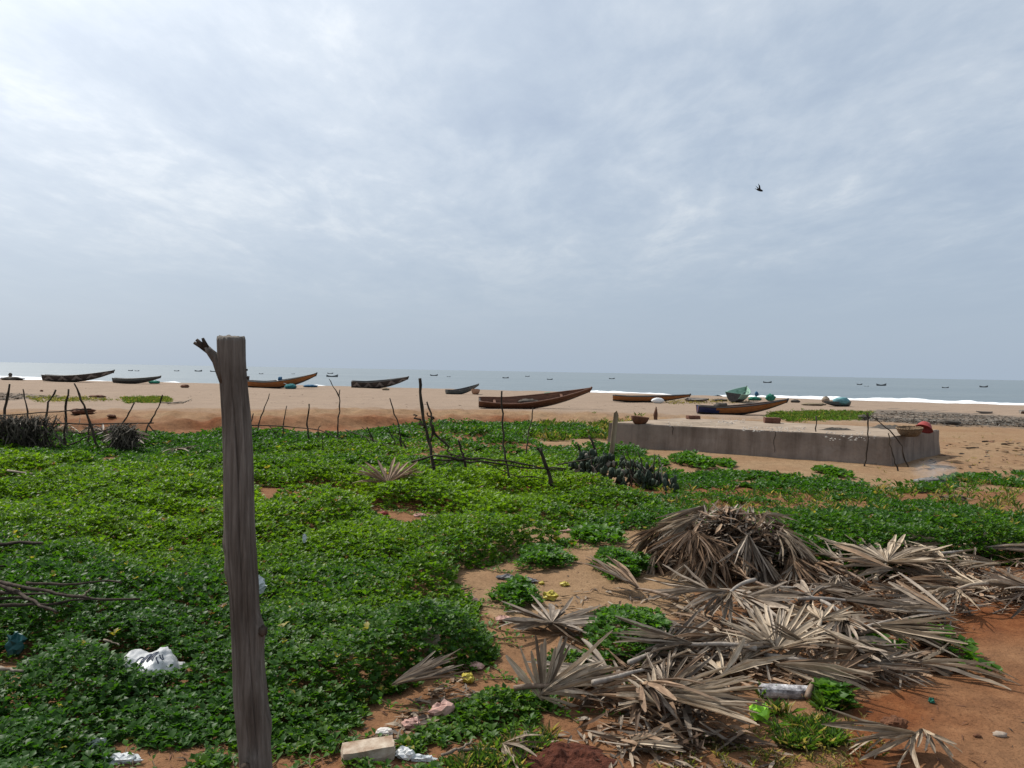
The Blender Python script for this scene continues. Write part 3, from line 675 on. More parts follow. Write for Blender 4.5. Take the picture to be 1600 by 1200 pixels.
# rods and poles at the plinth
rr_ = dict(m=mat('rusty_rod', (.05, .035, .028), .8))
upright([(1274, 716), (1275, 680), (1275, 650)], 1.8, 'thin rusty rod in front of the plinth middle', 'rod', 'iron_rod', **rr_, r1=.9)
upright([(1351, 729), (1356, 690), (1356, 645)], 2.8, 'taller dark pole leaning on the plinth by its front corner', 'pole', 'wooden_pole', forks=[[(1356, 652), (1353, 644)]])
upright([(1419, 730), (1405, 690), (1385, 668), (1360, 649)], 2.2, 'long thin pole slanting across the plinth end', 'pole', 'wooden_pole', lean=-.02)
upright([(1402, 736), (1394, 705), (1388, 677)], 2.6, 'short pole leaning on the plinth end face', 'pole', 'wooden_pole')
# loose brush about the fences
rgb = random.Random(12)
for i in range(24):
    x = (30 + 17 * i) if i < 12 else rgb.uniform(380, 640); y = rgb.uniform(694, 712); dx = rgb.uniform(-26, 26); hgt = rgb.uniform(14, 40)
    if 330 < x < 420: continue
    upright([(x, y), (x + dx * .5, y - hgt * .6), (x + dx, y - hgt)], rgb.uniform(1.2, 2.2), 'thin crooked twig in the loose brush along the stick fences', 'twig', 'brush_twig', group='loose brush along the stick fences', forks=[[(x + dx * .5, y - hgt * .6), (x + dx * .5 - dx * .4 + 3, y - hgt * .95)]])
# branches piled at the left edge
for i, (pts, w, lf, lab) in enumerate((
    ([(-60, 862), (0, 852), (25, 848), (70, 850)], 8, .30, 'thick forked branch lying at the left edge'),
    ([(-40, 888), (0, 886), (32, 876)], 5, .26, 'short thin branch just below the thick forked one'),
    ([(42, 912), (110, 914), (165, 907), (190, 911)], 5, .36, 'wavy topmost branch of the stick pile at the left edge'),
    ([(-30, 905), (20, 913), (90, 928), (160, 937), (218, 937)], 7, .33, 'longest branch of the stick pile, reaching right'),
    ([(-30, 950), (20, 946), (70, 944), (140, 936)], 7, .27, 'lowest straight branch of the stick pile'),
    ([(-20, 903), (25, 925), (60, 945), (88, 957)], 8, .29, 'slanting branch through the stick pile'),
    ([(-30, 925), (40, 930), (140, 925)], 6, .26, 'dark branch in the middle of the stick pile'),
    ([(-30, 938), (30, 934), (80, 940)], 6, .24, 'half-buried branch at the bottom of the stick pile'))):
    lying(pts, w, lab, lift=[lf] * len(pts), cat='branch', name='dry_branch')
lying([(130, 932), (140, 922)], 4, 'pale broken end of a twig in the stick pile', lift=[.33, .38], cat='twig', m=M_STICKP)
for i, (pts, w, lab) in enumerate((
    ([(12, 735), (60, 742), (110, 748), (145, 753)], 4, 'longest stick of the thin bundle lying on the green at left'),
    ([(55, 742), (100, 744), (146, 752)], 4, 'upper stick of the thin bundle on the green'),
    ([(28, 744), (60, 746)], 3, 'short stick left of the thin bundle'),
    ([(50, 753), (85, 755), (102, 758)], 3.4, 'low short stick below the thin bundle'),
    ([(80, 745), (115, 752), (140, 757)], 3.4, 'lower parallel stick of the thin bundle'))):
    lying(pts, w, lab, lift=.19, m=M_STICK if i % 2 else M_STICKP)
lying([(0, 1044), (36, 1050)], 7, 'pale pole end sticking in from the left edge', lift=[.2, .2], m=M_STICKP, cat='pole')
lying([(162, 1000), (186, 1008)], 4, 'thin stick poking out beside the white sack', lift=[.22, .2], m=M_STICKP)
lying([(250, 629), (283, 630), (299, 624)], 2.4, 'bleached branch lying on the sand behind the left fence', lift=.06, m=M_STICKP, cat='branch')
lying([(262, 631), (285, 627)], 2.0, 'second bleached branch crossing it on the sand', lift=.08, m=M_STICKP, cat='branch')
lying([(690, 1180), (725, 1168), (737, 1158)], 6, 'grey stick lying in the grass at the bottom edge', lift=.05, m=M_STICKP)
lying([(715, 1172), (770, 1174), (815, 1173)], 6, 'flat pale stalk beside the grey stick', lift=.03, m=M_STICKP, cat='stalk')
lying([(798, 1168), (812, 1158), (826, 1146)], 9, 'whitish broken stick right of the flat stalk', lift=.04, m=M_STICKP, r1=.7)
lying([(808, 865), (850, 864)], 3, 'dark twig on the sand behind the middle clump', lift=.015)
lying([(712, 925), (738, 919)], 3, 'dark twig on the sand at the edge of the green', lift=.015)
lying([(590, 1172), (598, 1160), (607, 1150)], 3, 'thin dry stalk by the small white stone', lift=.05, m=M_STICKP)
lying([(870, 727), (930, 715)], 2.4, 'thin stick thrown across the prickly pear top', lift=[.28, .42])
for x, y in ((1520, 700), (1545, 690), (1575, 694), (1445, 770), (1480, 768)):
    lying([(x - 10, y), (x + 9, y - 1)], 2.6, 'short dry twig lying on bare sand at the right', lift=.015, group='twigs on the bare sand at the right', cat='twig', name='twig')
# ================================================================ concrete plinth and what lies on it
def conc_build(nt, p):
    n = noise_node(nt, 1.4, 7, .65); f = noise_node(nt, 22, 6, .7); s = noise_node(nt, 5, 5, .6, 'Object', (1, 1, .12))
    c = ramp(nt, n, [(.30, (.160, .126, .102)), (.55, (.220, .176, .145)), (.75, (.275, .225, .19))])
    c = mixc(nt, .55, c, ramp(nt, s, [(.34, (.42, .37, .34)), (.52, (1, 1, 1)), (.72, (1.28, 1.22, 1.15))]), 'MULTIPLY')
    c = mixc(nt, .5, c, ramp(nt, f, [(.3, (.7, .7, .7)), (.5, (1, 1, 1))]), 'MULTIPLY'); nt.links.new(c, p.inputs['Base Color']); bump(nt, p, f, .5, .012)
M_CONC = mat('stained_concrete', (.28, .24, .21), .92, .2, conc_build)
M_SCREED = mixed('worn_cement_screed', (.20, .150, .108), (.30, .235, .175), 2.2, .92, .5, .012)
A, B, C_ = ground(950, 698), ground(1392, 729), ground(1467, 711)
A.z = B.z = C_.z = 0; Dq = A + (C_ - B)
org = B.copy(); org.z = hz1(B.x, B.y); PT = .52 - org.z
def wall_ring(cs, n):
    out = []
    for a, b in zip(cs, cs[1:] + cs[:1]):
        for i in range(n): out.append(a.lerp(b, i / n))
    return out
n = 26; rg_ = wall_ring([A, B, C_, Dq], n); cen = (A + B + C_ + Dq) / 4
lv = [(-.25, 1.012), (.0, 1.008), (.12, 1.004), (.30, 1.0), (PT - .035, .999), (PT - .008, .997), (PT, .990)]; vv = []
for z, s in lv:
    for p in rg_:
        q = cen + (p - cen) * s; nz = mnoise.fractal(Vector((q.x * 1.5, q.y * 1.5, z * 2)), 1, 2, 3) * .026
        d = (q - cen).normalized(); vv.append((q.x + d.x * nz - org.x, q.y + d.y * nz - org.y, z + (nz * .7 if z > .4 else 0)))
N4 = 4 * n; ff = [(i * N4 + k, i * N4 + (k + 1) % N4, (i + 1) * N4 + (k + 1) % N4, (i + 1) * N4 + k) for i in range(len(lv) - 1) for k in range(N4)]
plinth = empty('concrete_plinth', org); tag(plinth, 'low bare concrete plinth on the sand', 'plinth')
obj('wall', mesh('wall', vv, ff, (M_CONC,)), plinth)
k = 40; vv = []
for j in range(k + 1):
    for i in range(k + 1):
        q = A.lerp(B, i / k).lerp(Dq.lerp(C_, i / k), j / k); q = cen + (q - cen) * .9895
        vv.append((q.x - org.x, q.y - org.y, PT + .002 + mnoise.fractal(Vector((q.x * 1.2, q.y * 1.2, 3)), 1, 2, 4) * .012 * min(1, 6 * min(i, j, k - i, k - j) / k)))
obj('top_slab', mesh('top_slab', vv, [(j * (k + 1) + i, j * (k + 1) + i + 1, (j + 1) * (k + 1) + i + 1, (j + 1) * (k + 1) + i) for j in range(k) for i in range(k)], (M_SCREED,), True), plinth)
M_CRACK = mat('dark_crack', (.03, .024, .02), .95)
def crackline(t, z0, z1, w, rg):
    nrm = Vector(((B - A).y, -(B - A).x, 0)).normalized(); p0 = A.lerp(B, t); g = G(); P = []
    for i in range(6): P.append(p0 + nrm * .006 + (B - A).normalized() * rg.uniform(-.015, .015) + Vector((0, 0, z0 + (z1 - z0) * i / 5)) - org)
    g.tube(P, [w, w, w * .9, w * .8, w * .6, w * .4], 5); obj('crack', g.mesh('crack', M_CRACK), plinth)
crackline(.26, PT - .02, PT - .2, .008, random.Random(1)); crackline(.63, PT - .02, .1, .006, random.Random(2))
TOPZ = org.z + PT
def ontop(x, y, dz=0.0):
    d = ray(x, y); s = (TOPZ + dz - CAM[2]) / d[2]; return Vector(CAM + d * s)
def bowl(r, h, wall=.02, n=22, rim=.0):
    return G().lathe([(0, 0), (r * .62, 0), (r * .86, h * .45), (r, h), (r + rim, h + .004), (r - wall, h), (r * .80, h * .45), (r * .55, wall), (0, wall)], n)
M_BASKET = mixed('woven_basket', (.10, .065, .04), (.24, .165, .10), 38, .9, .9, .01, (1, 1, 3))
M_RUST = mixed('rust_brown', (.07, .03, .018), (.15, .07, .04), 9, .9)
o = ontop(999, 662); tag(obj('basket', bowl(.20, .15).mesh('basket', M_RUST, True), None, o, (0, R(5), 0)), 'rust-brown bowl-shaped basket at the left end of the plinth', 'basket')
o = ontop(1421, 681); bk = empty('basket', o, (R(4), R(-3), 0)); tag(bk, 'wide woven basket on the right end of the plinth', 'basket')
obj('bowl', bowl(.23, .14).mesh('bowl', M_BASKET, True), bk)
g = G(); 
for s in range(28):
    w0, w1 = 2 * math.pi * s / 28, 2 * math.pi * (s + 1) / 28
    g.tube([(.225 * math.cos(w0), .225 * math.sin(w0), .146 + .006 * (s % 2)), (.225 * math.cos(w1), .225 * math.sin(w1), .146 + .006 * ((s + 1) % 2))], [.014, .014], 5)
obj('rim', g.mesh('rim', M_BASKET, True), bk)
M_RED = mat('red_plastic', (.25, .035, .03), .6, .3)
o = ontop(1446, 677); rb = empty('basin', o + Vector((0, 0, .09)), (R(160), R(28), 0)); rb.location.z += .10
tag(rb, 'red plastic basin upturned on the woven basket', 'basin'); obj('bowl', bowl(.15, .12, .012, 24, .02).mesh('bowl', M_RED, True), rb)
M_BRICK = mixed('old_brick', (.085, .035, .022), (.16, .075, .05), 12, .95, .8, .01)
def block(name, x, y, size, rot, m, lab, cat, seed, gnd=False):
    rg = random.Random(seed); g = G(); nx, ny, nz = 5, 3, 3; idx = {}
    for i in range(nx + 1):
        for j in range(ny + 1):
            for q in range(nz + 1):
                if 0 < i < nx and 0 < j < ny and 0 < q < nz: continue
                e_ = [abs(2 * i / nx - 1) == 1, abs(2 * j / ny - 1) == 1, abs(2 * q / nz - 1) == 1]; s = .965 if sum(e_) >= 2 else 1.0
                v = Vector(((i / nx - .5) * s, (j / ny - .5) * s, (q / nz - .5) * s)) + Vector([rg.uniform(-.022, .022) for _ in range(3)])
                idx[i, j, q] = len(g.v); g.v.append((v.x * size[0], v.y * size[1], (v.z + .48) * size[2]))
    for i in range(nx):
        for j in range(ny):
            g.f.append((idx[i, j, 0], idx[i, j + 1, 0], idx[i + 1, j + 1, 0], idx[i + 1, j, 0])); g.f.append((idx[i, j, nz], idx[i + 1, j, nz], idx[i + 1, j + 1, nz], idx[i, j + 1, nz]))
    for i in range(nx):
        for q in range(nz):
            g.f.append((idx[i, 0, q], idx[i + 1, 0, q], idx[i + 1, 0, q + 1], idx[i, 0, q + 1])); g.f.append((idx[i, ny, q], idx[i, ny, q + 1], idx[i + 1, ny, q + 1], idx[i + 1, ny, q]))
    for j in range(ny):
        for q in range(nz):
            g.f.append((idx[0, j, q], idx[0, j, q + 1], idx[0, j + 1, q + 1], idx[0, j + 1, q])); g.f.append((idx[nx, j, q], idx[nx, j + 1, q], idx[nx, j + 1, q + 1], idx[nx, j, q + 1]))
    p = ground(x, y) if gnd else ontop(x, y)
    return tag(obj(name, g.mesh(name, m), None, p, rot), lab, cat)
block('brick', 1083, 655, (.30, .2, .09), (0, 0, .2), M_BRICK, 'dark brick at the back of the plinth, left of the middle', 'brick', 3)
block('brick', 1206, 661, (.36, .22, .13), (0, 0, -.1), M_BRICK, 'larger dark brick at the back of the plinth, right of the middle', 'brick', 4)
o = ontop(1024, 656); g = G().tube([(0, 0, -.005), (-.005, 0, .12), (.01, 0, .24), (.012, 0, .31)], [.035, .05, .03, .008], 7, .25, random.Random(8))
tag(obj('wood_stub', g.mesh('wood_stub', M_RUST), None, o), 'upright dark stub of wood standing on the plinth', 'wood')
def flat_rag(name, p, sx, sy, sz, rot, m, lab, cat, seed):
    g = G(); k = 12; rg = random.Random(seed); vv = []
    for j in range(k + 1):
        for i in range(k + 1):
            u, v = i / k - .5, j / k - .5; rr = 1 + .35 * mnoise.noise(Vector((u * 3 + seed, v * 3, 1)))
            z = max(0, mnoise.fractal(Vector((u * 4 + seed, v * 4, 2)), 1, 2, 3) * .8 + .45) * (1 - (2 * max(abs(u), abs(v))) ** 3)
            vv.append((u * sx * rr, v * sy * rr, .004 + z * sz))
    b_ = len(vv); ff = [(j * (k + 1) + i, j * (k + 1) + i + 1, (j + 1) * (k + 1) + i + 1, (j + 1) * (k + 1) + i) for j in range(k) for i in range(k)]
    return tag(obj(name, mesh(name, vv, ff, (m,), True), None, p, (0, 0, rot)), lab, cat)
M_NET = mixed('dark_fishing_net', (.045, .038, .032), (.11, .095, .078), 30, .95, .9, .02)
M_DUST = mixed('dusty_cloth', (.20, .155, .115), (.30, .24, .18), 9, .95, .6, .02)
flat_rag('cloth', ontop(1095, 663), 1.5, .7, .05, .1, M_DUST, 'dusty brown cloth spread on the left half of the plinth', 'cloth', 2)
flat_rag('net', ontop(1308, 672), .6, .16, .06, 0, M_NET, 'dark strip of net lying on the plinth right of the middle', 'net', 3)
flat_rag('net', ontop(1388, 669), .8, .6, .08, .2, M_NET, 'dark net heap beside the woven basket on the plinth', 'net', 5)
# fish laid out to dry: too many and too small to count
g = G(); rg = random.Random(9); M_FISH = mixed('drying_fish', (.28, .25, .22), (.44, .41, .37), 20, .6)
for (x0, x1, y0, y1, cnt) in ((1160, 1260, 668, 676, 110), (1120, 1165, 656, 664, 50), (1040, 1150, 660, 668, 40), (1290, 1370, 676, 690, 50)):
    for i in range(cnt):
        p = ontop(rg.uniform(x0, x1), rg.uniform(y0, y1)); a = rg.uniform(0, 3.14); d = Vector((math.cos(a), math.sin(a), 0)); q = Vector((-d.y, d.x, 0)); L, w = rg.uniform(.02, .038), .008
        p.z += .014
        g.add([p - d * L, p + q * w + Vector((0, 0, .002)), p + d * L, p - q * w + Vector((0, 0, .002)), p + Vector((0, 0, .012))], [(0, 3, 4), (3, 2, 4), (2, 1, 4), (1, 0, 4), (0, 1, 2, 3)])
kind(obj('drying_fish', g.mesh('drying_fish', M_FISH)), 'stuff', 'small pale fish scattered to dry on the plinth')

# ================================================================ prickly pear
M_PEAR = mixed('prickly_pear', (.012, .021, .012), (.032, .048, .028), 14, .7, .3, .006, rnd=.35)
M_PEARD = mixed('withered_pad', (.14, .125, .10), (.24, .21, .17), 14, .8, .3, .006, rnd=.25)
def pad_mesh(m, nm):
    g = G(); n = 9; ring = []
    for s, off in ((0.55, .11), (1.0, 0), (.55, -.11)):
        for k in range(n):
            a = 2 * math.pi * k / n; g.v.append((math.cos(a) * .33 * s, off * .5, .5 + math.sin(a) * .5 * s))
    g.f.append(tuple(range(n))); g.f.append(tuple(reversed(range(2 * n, 3 * n))))
    for i in range(2):
        for k in range(n): g.f.append((i * n + (k + 1) % n, i * n + k, (i + 1) * n + k, (i + 1) * n + (k + 1) % n))
    return g.mesh(nm, m, True)
PADS = [pad_mesh(M_PEAR, 'pad'), pad_mesh(M_PEARD, 'pad')]
cc0 = ground(965, 762); CA = empty('prickly_pear', cc0); tag(CA, 'dark prickly pear cactus mass left of the plinth', 'cactus')
rg = random.Random(21); npad = 0
def pads(p, s, a, tlt, depth):
    global npad
    me_ = PADS[1] if rg.random() < .05 else PADS[0]
    mrot = Euler((rg.uniform(-.3, .3), tlt, a)).to_matrix(); npad += 1
    o = obj('pad', me_, CA, p, Euler((rg.uniform(-.3, .3), tlt, a)), (s, s, s))
    top = p + Euler((0, tlt, a)).to_matrix() @ Vector((0, 0, s * .9))
    if depth > 0:
        for q in range(rg.choice((1, 2, 2, 3))): pads(top + Vector((rg.uniform(-.03, .03), rg.uniform(-.03, .03), -.02)), s * rg.uniform(.75, 1.0), rg.uniform(0, 6.28), rg.uniform(-.75, .75), depth - 1)
for i in range(54):
    t = i / 53; x = 892 + 165 * t; y = 752 + 22 * t - rg.uniform(0, 24) * (1 - .4 * t)
    q = ground(x, y); dep = 3 if .15 < t < .55 and i % 4 == 0 else 2 if .10 < t < .75 else 1
    if i % 3 == 2 and dep == 2: dep = 1
    pads(q - cc0 + Vector((0, 0, -.03)), rg.uniform(.13, .21) * (1 - .2 * t), rg.uniform(0, 6.28), rg.uniform(-.4, .4), dep)
for i in range(16):
    t = rg.random(); q = ground(890 + 150 * t, 752 + 14 * t) - cc0; tip = q + Vector((rg.uniform(-.25, .25), rg.uniform(-.1, .1), rg.uniform(.25, .52)))
    obj('dead_stalk', stick_geo([q, q.lerp(tip, .5) + Vector((rg.uniform(-.05, .05), 0, .02)), tip], .010, .006, rg).mesh('dead_stalk', M_STICK if i % 3 else M_STICKP, True), CA)
print('pads', npad)

# ================================================================ boats drawn up on the beach
def paint(name, c1, c2, rough=.55):
    return mixed(name, c1, c2, 3.0, rough, .35, .02, (1.0, 3, 5), .3)
M_HULL = dict(
    dark=paint('dark_tarred_planks', (.030, .028, .028), (.075, .068, .062)), orange=paint('faded_orange_planks', (.24, .085, .025), (.36, .15, .05)),
    brown=paint('brown_oiled_planks', (.085, .036, .020), (.17, .078, .042)), green=paint('pale_green_planks', (.15, .27, .21), (.26, .39, .31)),
    blue=paint('navy_painted_planks', (.012, .017, .06), (.03, .04, .11)), pale=paint('bleached_planks', (.22, .19, .165), (.36, .32, .28)), greyg=paint('grey_green_planks', (.07, .085, .085), (.14, .16, .155)))
def zig_build(nt, p):
    t = nd(nt, 'ShaderNodeTexCoord'); s = nd(nt, 'ShaderNodeSeparateXYZ'); nt.links.new(t.outputs['UV'], s.inputs[0])
    pp = nd(nt, 'ShaderNodeMath', operation='PINGPONG'); nt.links.new(s.outputs[0], pp.inputs[0]); pp.inputs[1].default_value = .10
    mu = nd(nt, 'ShaderNodeMath', operation='MULTIPLY'); nt.links.new(pp.outputs[0], mu.inputs[0]); mu.inputs[1].default_value = 8.0
    lt = nd(nt, 'ShaderNodeMath', operation='SUBTRACT'); nt.links.new(mu.outputs[0], lt.inputs[0]); nt.links.new(s.outputs[1], lt.inputs[1])
    ab = nd(nt, 'ShaderNodeMath', operation='ABSOLUTE'); nt.links.new(lt.outputs[0], ab.inputs[0])
    ls = nd(nt, 'ShaderNodeMath', operation='LESS_THAN'); nt.links.new(ab.outputs[0], ls.inputs[0]); ls.inputs[1].default_value = .20
    n = noise_node(nt, 3, 6, .65); d = ramp(nt, n, [(.35, (.03, .028, .028)), (.65, (.08, .06, .052))]); l = ramp(nt, n, [(.3, (.13, .105, .095)), (.7, (.27, .24, .22))])
    nt.links.new(mixc(nt, ls.outputs[0], d, l), p.inputs['Base Color']); bump(nt, p, noise_node(nt, 14, 5, .7), .3, .02)
M_HULL['zig'] = mat('zigzag_painted_planks', (.05, .05, .05), .6, .3, zig_build)
def boat(name, x0, x1, yb, label, cols, beam=.24, depth=.10, rise=.115, yaw=0.0, heel=0.0, Y=None, stern=.55, inside='brown', thw=4, stern_post=False, L=None, srise=.012, pitch=0.0, cat='boat'):
    """cols: colour key of each strake from keel to rim; x0, x1: pixel ends of stern and bow; yb: pixel row of the keel on the sand"""
    gpt = ground((x0 + x1) / 2, yb); Dd = gpt.y
    if L is None: L = abs(x1 - x0) / FPX * Dd / max(.25, abs(math.cos(yaw)))
    a_ = at(x0, yb, Dd); b_ = at(x1, yb, Dd); c = (a_ + b_) / 2; sgn = 1 if x1 > x0 else -1
    root = empty(name, (c.x, Dd, hz1(c.x, Dd) - .02), (heel, -pitch, yaw if sgn > 0 else math.pi + yaw)); tag(root, label, cat)
    Bm, Dp, Rs = beam * L, depth * L, rise * L; ns = 26
    def hb(t): return Bm / 2 * (stern + (1 - stern) * min(1, t / .38) ** .7 if t < .38 else max(.035, (1 - ((t - .38) / .62) ** 2.0)))
    def keel(t): return Rs * .97 * max(0, (t - .40) / .60) ** 1.75 + srise * L * max(0, (.22 - t) / .22) ** 1.6
    def rim(t): return Dp * (1 - .72 * max(0, (t - .30) / .70) ** 1.3) + Rs * (.04 * t + .98 * max(0, (t - .26) / .74) ** 1.5) + srise * L * .9 * max(0, (.2 - t) / .2)
    def pt(t, u, side, off=0.0):
        b = hb(t); k_, g_ = keel(t), rim(t)
        return Vector(((t - .5) * L, side * (b * (.12 + .88 * u ** .62) + off), k_ + (g_ - k_) * u ** 1.25))
    ks = len(cols); th = .010 * L ** .7
    for side in (-1, 1):
        for i, ck in enumerate(cols):
            u0, u1 = i / ks, (i + 1) / ks + (.02 if i < ks - 1 else 0); vv, ff, uv = [], [], []
            for j in range(ns + 1):
                t = j / ns
                for (u, off) in ((u0, th * .2 + .002 * i), (u1, th * .9), (u1, -th * .5), (u0, -th)):
                    vv.append(pt(t, u, side, off)); uv.append((t, u))
            for j in range(ns):
                for q in range(4):
                    r_ = (j * 4 + q, j * 4 + (q + 1) % 4, (j + 1) * 4 + (q + 1) % 4, (j + 1) * 4 + q); ff.append(r_ if side > 0 else r_[::-1])
            ff += [(3, 2, 1, 0), tuple(ns * 4 + q for q in range(4))]
            mts = (M_HULL[ck], M_HULL[inside]) if ck != 'blue+' else (M_HULL['orange'], M_HULL[inside], M_HULL['blue'])
            me_ = mesh('strake', vv, ff, mts)
            ul = me_.uv_layers.new(name='uv')
            for lp in me_.loops: ul.data[lp.index].uv = uv[lp.vertex_index]
            for pl in me_.polygons:
                if pl.index < ns * 4 and pl.index % 4 == 2: pl.material_index = 1
                elif ck == 'blue+' and pl.index < ns * 4 and pl.index // 4 < 4 + (ks - i): pl.material_index = 2
            obj('strake', me_, root)
    # floor, ends, rim rails, thwarts
    vv = []; 
    for j in range(ns + 1):
        for s in (-1, 1): vv.append(pt(j / ns, 0.0, s, -.001) + Vector((0, 0, -.004)))
    obj('keel_plank', mesh('keel_plank', vv + [v + Vector((0, 0, th)) for v in vv], [f_ for j in range(ns) for f_ in ((2 * j, 2 * j + 2, 2 * j + 3, 2 * j + 1), (2 * ns + 2 + 2 * j, 2 * ns + 3 + 2 * j, 2 * ns + 5 + 2 * j, 2 * ns + 4 + 2 * j))], (M_HULL['dark'],)), root)
    us = [0, .15, .35, .6, .8, 1]; vv = [pt(0.004, u, 1) for u in us] + [pt(0.004, u, -1) for u in reversed(us)]
    vv2 = [v + Vector((th * 1.5, 0, 0)) for v in vv]; n_ = len(vv)
    obj('transom', mesh('transom', vv + vv2, [tuple(reversed(range(n_))), tuple(range(n_, 2 * n_))] + [(i, (i + 1) % n_, n_ + (i + 1) % n_, n_ + i) for i in range(n_)], (M_HULL['blue' if 'blue+' in cols else cols[0]],)), root)
    for side in (-1, 1):
        g = G().tube([pt(j / ns, 1.0, side, th * .2) for j in range(ns + 1)], [th * 1.25] * (ns + 1), 6)
        obj('rim_rail', g.mesh('rim_rail', M_HULL['dark' if cols[-1] in ('orange', 'blue+', 'zig', 'dark', 'greyg') else cols[-1]], True), root)
    for i in range(thw):
        t = .14 + .60 * i / max(1, thw - 1); w_ = hb(t) * 1.85; z_ = keel(t) + (rim(t) - keel(t)) * .80
        obj('thwart', G().box(((t - .5) * L, 0, z_), (.022 * L, w_, th * 1.5)).mesh('thwart', M_HULL[inside]), root)
    p_ = pt(1, 1, 1); g = G().tube([Vector((L * .485, 0, keel(.985))), Vector((L * .5, 0, rim(1) * .98)), Vector((L * .507, 0, rim(1) + th * 2.2))], [th * 1.6, th * 2.0, th * 1.7], 8)
    obj('stem_head', g.mesh('stem_head', M_HULL['dark' if cols[-1] != 'brown' else 'brown'], True), root)
    if stern_post:
        obj('stern_post', G().box((-L * .488, 0, rim(0) + .032 * L), (.022 * L, .03 * L, .075 * L), (0, .1, 0)).mesh('stern_post', M_HULL['dark']), root)
    root['_L'] = L; return root
B1 = boat('fishing_boat', 69, 177, 597, 'dark boat with pale zigzag paint, farthest left on the beach', ['dark', 'zig', 'zig'], .17, .085, .150, .05, .04, inside='dark')
B2 = boat('fishing_boat', 176, 252, 599.5, 'plain dark boat beside the green net heap at left', ['dark', 'dark', 'greyg'], .18, .10, .135, -.05, .03, inside='dark')
B3 = boat('fishing_boat', 388, 494, 607, 'orange boat with black trim and upright stern post behind the grey post', ['dark', 'orange', 'orange'], .18, .095, .205, .06, .10, stern_post=True, inside='greyg')
B4 = boat('fishing_boat', 550, 637, 607, 'dark zigzag-painted boat with high bow, left of centre', ['dark', 'zig', 'zig'], .20, .115, .185, .12, .12, inside='dark')
B5 = boat('fishing_boat', 698, 746, 616, 'small grey-green boat angled away, near the round basket', ['dark', 'greyg', 'greyg'], .22, .11, .26, .55, .12, inside='dark', thw=3)
B6 = boat('fishing_boat', 748, 921, 638.5, 'big brown wooden boat heeled over to show its inside', ['dark', 'brown', 'brown'], .17, .075, .185, .08, .36, inside='brown', thw=2)
B7 = boat('fishing_boat', 958, 1077, 628.5, 'orange boat with a white sack leaning at its side', ['dark', 'orange', 'orange'], .17, .075, .090, -.08, .02, inside='brown')
B8 = boat('fishing_boat', 1074, 1106, 628.5, 'small dark boat seen nearly end-on beside the orange one', ['dark', 'pale', 'dark'], .24, .12, .11, -.95, .25, inside='pale', thw=1, L=2.2)
B9 = boat('fishing_boat', 1135, 1173, 627.5, 'pale green boat seen end-on, bow high against the sea', ['dark', 'dark', 'green', 'green'], .33, .14, .20, 1.1, .12, inside='green', thw=3, L=4.9, stern=.75)
B10 = boat('fishing_boat', 1088, 1231, 648.5, 'orange-brown boat with navy stern just behind the plinth', ['dark', 'blue+', 'blue+'], .17, .085, .155, .05, .05, inside='brown', thw=5)
B11 = boat('fishing_boat', 1330, 1285, 635, 'boat covered by a teal tarpaulin near the surf', ['dark', 'greyg', 'greyg'], .34, .16, .12, .35, 0, inside='dark', thw=0)
B12 = boat('fishing_boat', 1552, 1524, 646, 'small bleached boat alone on the sand at right', ['pale', 'pale', 'pale'], .24, .10, .10, .25, .10, inside='pale', thw=3)
B13 = boat('fishing_boat', 1592, 1640, 647, 'bleached boat cut off by the right edge of the picture', ['pale', 'brown', 'pale'], .24, .11, .10, .1, .1, inside='pale', thw=3)
# things in and beside the boats
M_TEAL = mixed('teal_net', (.015, .10, .11), (.04, .18, .19), 10, .9, .9, .04); M_GRN = mixed('green_net', (.015, .11, .075), (.04, .22, .15), 10, .9, .9, .04)
M_BLUEN = mixed('blue_net', (.02, .07, .14), (.05, .14, .24), 10, .9, .9, .04); M_WHITE = mixed('white_plastic_sheet', (.55, .55, .54), (.74, .74, .72), 8, .6, .5, .02)
M_TARP = mixed('teal_tarpaulin', (.07, .19, .21), (.13, .29, .31), 4, .6, .6, .05); M_STRAW = mixed('straw_debris', (.15, .115, .075), (.28, .225, .15), 16, .95, .9, .05)
def heap(name, x, y, wpx, hpx, m, lab, cat, seed, amp=.35, dpt=.7, lift=0.0, Y=None):
    p = ground(x, y); s = p.y / FPX
    g = lump((wpx * s, wpx * s * dpt, hpx * s * 1.1), seed, amp, 2.4, 22, 12, .12)
    return tag(obj(name, g.mesh(name, m, True), None, p + Vector((0, 0, lift - .02))), lab, cat)
heap('net_heap', 241, 599.5, 17, 5, M_GRN, 'small green net heap by the plain dark boat', 'net heap', 1)
heap('net_heap', 454, 608, 18, 8, M_TEAL, 'dark teal net heap under the orange boat bow', 'net heap', 2)
heap('net_heap', 485, 605, 22, 4, M_BLUEN, 'low blue net heap between two boats', 'net heap', 3)
heap('net_heap', 19, 594, 34, 5, M_NET, 'grey net heap at the far left of the beach', 'net heap', 4)
g = G().lathe([(0, 0), (.10, 0), (.16, .2), (.13, .5), (.15, .7), (.09, .95), (0, 1.0)], 9); q = ground(16, 593); sc_ = 6.5 / FPX * q.y
tag(obj('bundle', lump((sc_ * .8, sc_ * .6, sc_), 77, .4, 2).mesh('bundle', M_NET, True), None, q + Vector((0, 0, .28))), 'small dark bundle on top of the far left net heap', 'bundle')
heap('debris_heap', 289, 606, 13, 5, M_RUST, 'brown debris heap alone on the open sand', 'debris', 5)
heap('net_heap', 603, 610, 11, 4, M_STRAW, 'little tan heap in front of the zigzag boat', 'heap', 6)
q = ground(743, 616); s = q.y / FPX; bk2 = obj('basket', bowl(7 * s, 7 * s, .05).mesh('basket', mixed('cane', (.25, .13, .08), (.42, .25, .16), 14), True), None, q, (R(-14), 0, 0)); tag(bk2, 'round cane basket by the small grey-green boat', 'basket')
